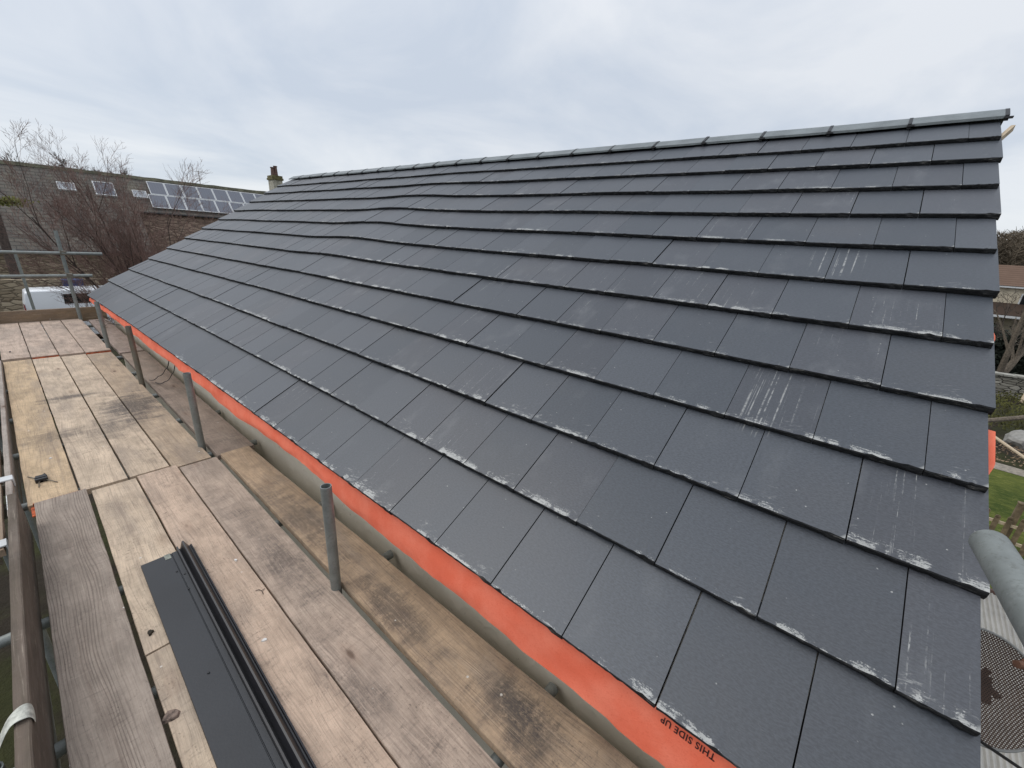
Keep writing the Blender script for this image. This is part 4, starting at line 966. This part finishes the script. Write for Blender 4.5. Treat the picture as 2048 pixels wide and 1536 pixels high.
# solar panels, two rows
names = ['first', 'second', 'third', 'fourth', 'fifth', 'sixth', 'seventh', 'eighth']
for row in range(2):
    for k in range(8):
        a0 = 4.80+k*0.624; a1 = a0+0.612; s0, s1 = ((3.475, 4.30) if row == 0 else (2.62, 3.445))
        dsh = -0.12*0; a0 -= (0.0 if row == 0 else 0.12); a1 -= (0.0 if row == 0 else 0.12)
        org = HR((a0+a1)/2, (s0+s1)/2, 0.14)
        MRp = Matrix(((D.x, UPv.x, NR.x, org.x), (D.y, UPv.y, NR.y, org.y), (D.z, UPv.z, NR.z, org.z), (0, 0, 0, 1)))
        e = empty('solar_panel', 'solar panel, %s from the left in the %s row on the slate roof' % (names[k], 'upper' if row == 0 else 'lower'), 'solar panel', (0, 0, 0), 'solar panels on the slate roof'); e.matrix_world = MRp
        hx, hy = (a1-a0)*KS/2, (s1-s0)*KS/2; m = MB(); m.box((-hx+0.03, -hy+0.03, -0.01), (hx-0.03, hy-0.03, 0.008)); c_ = m.build('cells', PANEL); c_.parent = e
        m = MB(); 
        for bx in (((-hx, -hy), (hx, -hy+0.045)), ((-hx, hy-0.045), (hx, hy)), ((-hx, -hy+0.045), (-hx+0.045, hy-0.045)), ((hx-0.045, -hy+0.045), (hx, hy-0.045))):
            m.box((bx[0][0], bx[0][1], -0.05), (bx[1][0], bx[1][1], 0.016))
        f_ = m.build('frame', ALU); f_.parent = e
# roadside wall behind the van, blue drum
def rotbox(m, c, hx, hy, z0, z1): obox(m, Vector(c), hx, hy, z0, z1)
gw = MB(); rotbox(gw, (4.5, 33.4, 0), 5.6, 0.22, GZ-0.3, -2.10); tag(rebase(gw.build('stone_wall', RUBBLE)), 'low rubble boundary wall behind the white van', 'wall')
m = MB(); m.tube((1.62, 32.9, GZ), (1.62, 32.9, -2.10), 0.40, n=16); m.tube((1.62, 32.9, -2.10), (1.62, 32.9, -2.05), 0.43, n=16); m.tube((1.62, 32.9, -3.3), (1.62, 32.9, -3.25), 0.43, n=16)
tag(rebase(m.build('blue_drum', BLUE, smooth=True)), 'blue plastic drum behind the white van', 'drum')

# ------------------------------------------------------------------ white van
vx, vy = -0.47, 30.4; ztop = -2.33; vr = empty('parked_van', 'white parked van with dark side windows beyond the scaffold', 'van', (vx+2.6, vy+0.95, GZ))
zb = GZ+0.32; Lv = 5.2
side = [(0.0, zb), (0.0, zb+0.5), (0.06, zb+1.6), (0.18, ztop-0.10), (0.36, ztop), (3.5, ztop), (3.85, ztop-0.12), (4.5, zb+1.15), (5.1, zb+0.85), (Lv, zb+0.45), (Lv, zb)]
m = MB(); n = len(side)
vs = []
for (yy, inset) in ((0.0, 0.0), (0.0, 0.0)):
    pass
rows = [(-0.0, 0.0), (0.07, 0.05)]
def vring(yy, ins):
    return [(vx+x, vy+yy+(0.16*max(0, (z-zb-1.0)/(ztop-zb-1.0)) if yy < 0.9 else -0.16*max(0, (z-zb-1.0)/(ztop-zb-1.0))), z-(ins if z > zb+1.5 else 0)) for x, z in side]
vs = vring(0.0, 0.06)+vring(0.10, 0.0)+vring(1.80, 0.0)+vring(1.90, 0.06)
fs = [tuple(range(n))] + [(a*n+i, a*n+(i+1) % n, (a+1)*n+(i+1) % n, (a+1)*n+i) for a in range(3) for i in range(n)] + [tuple(3*n+i for i in range(n))]
m.add(vs, fs); under(m.build('body', VANW, bevel=0.03, smooth=True), vr)
def vy_at(z): return vy+0.16*max(0, (z-zb-1.0)/(ztop-zb-1.0))
def vwin(x0, x1, z0, z1, name, mt, dy=0.012):
    m = MB(); vs = [(vx+x0, vy_at(z0)-dy, z0), (vx+x1, vy_at(z0)-dy, z0), (vx+x1-0.02, vy_at(z1)-dy, z1), (vx+x0+0.02, vy_at(z1)-dy, z1)]; vs += [(a, b+0.05, c) for a, b, c in vs]
    m.add(vs, [(0,1,2,3),(4,7,6,5),(0,4,5,1),(1,5,6,2),(2,6,7,3),(3,7,4,0)]); return under(m.build(name, mt), vr)
vwin(1.42, 2.60, -3.02, -2.54, 'side_window', GLASSD); vwin(2.66, 3.70, -3.02, -2.54, 'side_window', GLASSD)
vwin(0.02, 0.09, -3.35, -2.95, 'tail_light', REDL, 0.006)
vwin(1.40, 1.415, -4.4, -2.5, 'door_seam', GLASSD, 0.004); vwin(2.62, 2.64, -4.4, -2.5, 'door_seam', GLASSD, 0.004)
for wx in (0.95, 4.2):
    m = MB(); m.tube((vx+wx, vy-0.03, GZ+0.34), (vx+wx, vy+0.2, GZ+0.34), 0.34, n=20); w_ = under(m.build('wheel', TYRE), vr)
    m = MB(); m.tube((vx+wx, vy-0.045, GZ+0.34), (vx+wx, vy+0.0, GZ+0.34), 0.2, n=14); r_ = m.build('rim', ALU); r_.parent = w_; r_.location = -Vector(vr.location)-Vector(w_.location)

# ivy topped pole at the far left
ip = along(-6, 440, 34); pv = empty('ivy_pole', 'dark brown pole with a mossy ivy top at the left edge', 'pole', (ip.x, ip.y, GZ))
m = MB(); m.tube((ip.x, ip.y, GZ-0.2), (ip.x+0.02, ip.y, 1.62), 0.19, 0.17, n=10); under(m.build('pole', BARK), pv)
m = MB(); q = random.Random(6)
for k in range(420):
    c = Vector((ip.x+0.35+q.gauss(0, 0.42), ip.y+q.gauss(0, .3), 1.72+q.gauss(0, .12))); a = Vector((q.gauss(0, 1), q.gauss(0, 1), q.gauss(0, 1))).normalized()*0.07; b = a.orthogonal().normalized()*0.05
    m.add([c-a, c+b, c+a, c-b], [(0, 1, 2, 3)])
under(m.build('ivy', MOSS), pv)

# ------------------------------------------------------------------ garden at the right
GK = 6.17/4.47
def RG(x, y): return Vector((CAM.x+(x-CAM.x)*GK, CAM.y+(y-CAM.y)*GK, 0))
m = MB(); vs = []
lawn = [(5.0, -1.4), (5.0, -12), (19.2, -16), (18.6, -7.0), (18.9, -5.0), (18.5, -2.0), (14, 0.5)]
m.add([(x, y, GZ+0.06) for x, y in lawn], [tuple(range(len(lawn)))]); tag(m.build('lawn', LAWN), 'mown green lawn', 'lawn', kind='structure')
m = MB(); pth = [(18.62, -7.0), (18.92, -5.0), (18.52, -2.0), (19.2, -2.0), (19.7, -5.0), (19.3, -7.2), (19.9, -16), (19.25, -16)]
m.add([(x, y, GZ+0.064) for x, y in pth], [(0, 1, 4, 5), (1, 2, 3, 4), (0, 5, 6, 7)]); tag(m.build('path', PATH), 'pale gravel path along the lawn', 'path', kind='structure')
m = MB(); q = random.Random(9)
for k in range(900):
    x, y = q.uniform(19.8, 22.6), q.uniform(-8.5, -4.2); z = GZ+0.05+0.05*q.random(); a = Vector((q.gauss(0, 1), q.gauss(0, 1), q.gauss(0, .4))).normalized()*q.uniform(.02, .07); b = a.orthogonal().normalized()*q.uniform(.01, .03); m.add([Vector((x, y, z))-a, Vector((x, y, z))+b, Vector((x, y, z))+a, Vector((x, y, z))-b], [(0, 1, 2, 3)])
tag(m.build('wood_chips', MULCH), 'loose wood chips on the flower bed', 'wood chips', kind='stuff')
# picket fence
fe = empty('picket_fence', 'weathered low picket fence on the lawn beyond the tube', 'fence', RG(10.0, -3.4)+Vector((0, 0, GZ)))
fa = Vector((12.9, -3.2, GZ+0.06)); fb = Vector((12.5, -8.0, GZ+0.06)); fd = (fb-fa).normalized(); fn = Vector((-fd.y, fd.x, 0))
def fbox(c, hw, hd, z0, z1):
    vs = [c+fd*sx*hw+fn*sy*hd for sx, sy in ((-1, -1), (1, -1), (1, 1), (-1, 1))]; vs = [Vector((v.x, v.y, z0)) for v in vs]+[Vector((v.x, v.y, z1)) for v in vs]; return vs
bxf = [(3,2,1,0),(4,5,6,7),(0,1,5,4),(1,2,6,5),(2,3,7,6),(3,0,4,7)]
Lf = (fb-fa).length; k = 0; t_ = 0.0
while t_ < Lf:
    c = fa+fd*t_; h = 0.86+0.05*math.sin(k*2.1); m = MB()
    vs = fbox(c, 0.045, 0.011, GZ+0.02, GZ+h); m.add(vs, bxf); m.tube(c+Vector((0, 0, h-0.06))-fn*0.011, c+Vector((0, 0, h-0.06))+fn*0.011, 0.045, n=10)
    under(m.build('picket', FENCEW), fe); t_ += 0.19; k += 1
for zz_ in (0.22, 0.62):
    m = MB(); a = fa+Vector((0, 0, zz_))+fn*0.03; b = fb+Vector((0, 0, zz_))+fn*0.03; m.prism([(-0.02, -0.035), (0.02, -0.035), (0.02, 0.035), (-0.02, 0.035)], a, b, fn, Vector((0, 0, 1))); under(m.build('rail', PALEW), fe)
for t_ in (1.20, 3.3):
    m = MB(); c = fa+fd*t_+fn*0.09; m.add(fbox(c, 0.055, 0.055, GZ-0.1, GZ+1.25), bxf); m.add(fbox(c, 0.065, 0.065, GZ+1.25, GZ+1.28), bxf); under(m.build('post', FENCEW), fe)
# boulder, planks, log
def blob(c, r, sq, seed, mt, name, label, cat):
    bm = bmesh.new(); bmesh.ops.create_icosphere(bm, subdivisions=3, radius=1)
    for v in bm.verts:
        k = 1+0.3*noise.noise(v.co*1.3+Vector((seed, 0, 0)))+0.1*noise.noise(v.co*4+Vector((seed, 0, 0))); v.co = Vector((v.co.x*r[0]*k, v.co.y*r[1]*k, v.co.z*r[2]*k))
    me = bpy.data.meshes.new(name); bm.to_mesh(me); bm.free(); me.materials.append(mt); o = bpy.data.objects.new(name, me); col.objects.link(o); o.location = c; return tag(o, label, cat)
blob(Vector((22.9, -6.75, GZ+0.1)), (0.7, 0.55, 0.42), 1, 3, BOULDER, 'boulder', 'grey boulder at the back of the flower bed', 'boulder')
for (a, b, r_, lb) in (((22.6, -5.2, GZ+.55), (19.7, -6.6, GZ+.10), 0.055, 'pale timber rail lying across the wood chips'), ((25.5, -7.9, GZ+.9), (23.6, -5.2, GZ+.25), 0.11, 'thick pale log propped on the bank')):
    m = MB(); m.tube(a, b, r_, r_*0.85, n=8); tag(rebase(m.build('timber_rail' if r_ < .1 else 'log', PALEW if r_ < .1 else BARKG)), lb, 'timber' if r_ < .1 else 'log')
twig_tree('dead_plant', (22.5, -5.15, GZ), 0.9, 1.0, 61, 'dark dead shrub on the bank beside the log', 'shrub', BARK, BARK, stems=6, r0=0.02, kids=(5, 4, 3, 2), levels=3, tw=0.008, stem_tilt=45)
# bank greenery
m = MB(); q = random.Random(12)
for k in range(7000):
    x, y = q.uniform(24.5, 33.5), q.uniform(-13, -3); hgt = 0.10+0.22*max(0, noise.noise((x*0.8, y*0.8, 0))+.3); c = Vector((x, y, GZ+q.uniform(0, hgt))); a = Vector((q.gauss(0, .5), q.gauss(0, .5), 1)).normalized()*q.uniform(.05, .16); b = a.orthogonal().normalized()*q.uniform(.02, .05)
    m.add([c-b, c+b, c+a], [(0, 1, 2)])
tag(m.build('rough_grass', simple('rough_grass', (0.085, 0.085, 0.022), 0.95, 0, 0.5, 1.2)), 'rough grass and weeds on the garden bank', 'grass', kind='stuff')
# garden wall
m = MB(); a = RG(23.0, -3.5)+Vector((0, 0, 0)); b = RG(25.0, -11.5)
wd = (b-a).normalized(); wn_ = Vector((-wd.y, wd.x, 0)); n = 20; vs = []
for i in range(n+1):
    p = a.lerp(b, i/n); zt = GZ+1.02+0.05*noise.noise((i*1.3, 0, 0))
    vs += [Vector((p.x, p.y, GZ-0.3))-wn_*0.25, Vector((p.x, p.y, zt))-wn_*0.22, Vector((p.x, p.y, zt))+wn_*0.22, Vector((p.x, p.y, GZ-0.3))+wn_*0.25]
m.add(vs, [(4*i+j, 4*i+(j+1) % 4, 4*i+4+(j+1) % 4, 4*i+4+j) for i in range(n) for j in range(4)]+[(0, 1, 2, 3), tuple(range(4*n, 4*n+4))])
gw = empty('garden_wall', 'dry stone garden wall in front of the hedge', 'wall', a+Vector((0, 0, GZ))); under(m.build('stonework', GSTONE), gw)
m = MB()
for i in range(n):
    p = a.lerp(b, (i+.03)/n); p2 = a.lerp(b, (i+.97)/n); z = GZ+1.03+0.05*noise.noise((i*1.3, 0, 0)); m.prism([(-.28, 0), (.28, 0), (.28, .09), (-.28, .09)], Vector((p.x, p.y, z)), Vector((p2.x, p2.y, z)), wn_, Vector((0, 0, 1)))
under(m.build('coping', simple('pale_coping', (0.33, 0.32, 0.28), 0.9, 0, 0.2, 5)), gw)
m = MB(); p = RG(22.8, -6.15); m.tube((p.x-0.5, p.y+0.1, GZ), (p.x+.3, p.y-0.2, GZ+1.35), 0.09, n=8); tag(rebase(m.build('leaning_post', PALEW)), 'pale post leaning against the garden wall', 'post')
# evergreen hedge
m = MB(); q = random.Random(20)
ha, hb = RG(26.5, -4.6), RG(28.5, -13)
for k in range(9000):
    f = q.random(); p = ha.lerp(hb, f); hh = 2.5+0.5*noise.noise((f*9, 0, 0))+0.25*noise.noise((f*31, 1, 0)); c = Vector((p.x+q.gauss(0, .5), p.y+q.gauss(0, .25), GZ+0.6+hh*q.random()**0.7)); a_ = Vector((q.gauss(0, 1), q.gauss(0, 1), q.gauss(0, .7))).normalized()*q.uniform(.06, .14); b_ = a_.orthogonal().normalized()*q.uniform(.04, .08); m.add([c-a_, c+b_, c+a_, c-b_], [(0, 1, 2, 3)])
m.add([Vector((ha.x+.3, ha.y, GZ)), Vector((hb.x+.3, hb.y, GZ)), Vector((hb.x+.3, hb.y, GZ+2.2)), Vector((ha.x+.3, ha.y, GZ+2.2))], [(0, 1, 2, 3)])
tag(rebase(m.build('hedge', LEAF)), 'very dark evergreen hedge behind the garden wall', 'hedge')
tp = RG(25.2, -5.85)
twig_tree('garden_tree', (tp.x, tp.y, GZ+0.5), 6.3, 0.95, 71, 'bare grey branched tree rising from the dark hedge', 'tree', TWIGG, BARKG, stems=2, r0=0.22, kids=(7, 6, 5, 4), levels=4, tw=0.012, stem_tilt=22, angle=42, uprt=0.1)
# brown roofed house beyond
HX = CAM.x + 42.0*GK; hb_ = empty('brown_roof_house', 'cream house with a brown tiled roof behind the garden', 'house', (HX, -10, GZ))
z_r, z_e = CAM.z+(1.85-CAM.z)*GK, CAM.z+(0.53-CAM.z)*GK
m = MB(); vs = [(HX, -24, z_e), (HX, 0, z_e), (HX+3.2, 0, z_r), (HX+3.2, -24, z_r), (HX+6.4, 0, z_e), (HX+6.4, -24, z_e)]
m.add(vs, [(0, 1, 2, 3), (3, 2, 4, 5)]); o = under(m.build('roof', BTILE), hb_); me = o.data; ul = me.uv_layers.new(name='UVMap')
for lp in me.loops: v = me.vertices[lp.vertex_index].co; ul.data[lp.index].uv = (v.y, (v.z-z_e)*1.8)
m = MB(); m.box((HX+0.3, -23.7, GZ-0.3), (HX+6.1, -0.3, z_e-0.03)); under(m.build('wall', CREAM), hb_)
m = MB(); m.box((HX-0.05, -24, z_e-0.16), (HX+0.05, 0, z_e-0.03)); under(m.build('gutter', ALU), hb_)
for y in (-5.5, -9.0, -12.6, -16.5):
    m = MB(); m.box((HX+0.22, y-0.7, z_e-1.7), (HX+0.29, y+0.7, z_e-0.6)); w_ = under(m.build('window', ALU), hb_); m = MB(); m.box((HX+0.19, y-0.6, z_e-1.6), (HX+0.215, y+0.6, z_e-0.7)); g_ = m.build('pane', GLASSD); g_.parent = w_; g_.location = -Vector(hb_.location)-Vector(w_.location)
m = MB(); zl = CAM.z+(-0.55-CAM.z)*GK
m.add([(HX-2.6, -24, zl-0.9), (HX-2.6, 0, zl-0.9), (HX+0.28, 0, zl), (HX+0.28, -24, zl), (HX-2.6, -24, zl-1.02), (HX-2.6, 0, zl-1.02), (HX+.28, 0, zl-.12), (HX+.28, -24, zl-.12)], [(0,1,2,3),(4,7,6,5),(0,4,5,1),(2,6,7,3),(0,3,7,4),(1,5,6,2)]); under(m.build('lean_to_roof', BTILE), hb_)
m = MB(); m.box((HX-2.68, -24, zl-1.14), (HX-2.61, 0, zl-0.95)); under(m.build('lean_to_fascia', ALU), hb_)
# far woodland: reads as one mass
m = MB(); q = random.Random(33)
for k in range(300):
    x = q.uniform(112, 140); y = q.uniform(-45, 0) ; zb_ = GZ+max(0, math.hypot(x-10, y-5)-90)*0.012-0.5; h = q.uniform(11.5, 14.0)+1.2*noise.noise((y*0.06, 0, 0)); c = Vector((x, y, zb_))
    m.tube(c, c+Vector((q.gauss(0, .5), q.gauss(0, .5), h)), 0.22, 0.03, n=4, cap=False)
    for j in range(110):
        t_ = q.uniform(0.08, 1); a = q.uniform(0, 6.28); l = q.uniform(1.0, 3.2)*(1.15-t_*0.8); p = c+Vector((0, 0, h*t_)); e = p+Vector((math.cos(a)*l, math.sin(a)*l, l*q.uniform(.3, 1.1))); m.tube(p, e, 0.075, 0.03, n=3, cap=False)
        p2 = p.lerp(e, .5); e2 = p2+Vector((q.gauss(0, .7), q.gauss(0, .7), q.uniform(.2, 1.1))); m.tube(p2, e2, 0.05, 0.02, n=3, cap=False)
tag(m.build('far_woodland', simple('soft_brown_wood', (0.15, 0.12, 0.085), 0.95, 0, 0.35, 0.15)), 'far bare woodland on the skyline', 'woodland', kind='stuff')
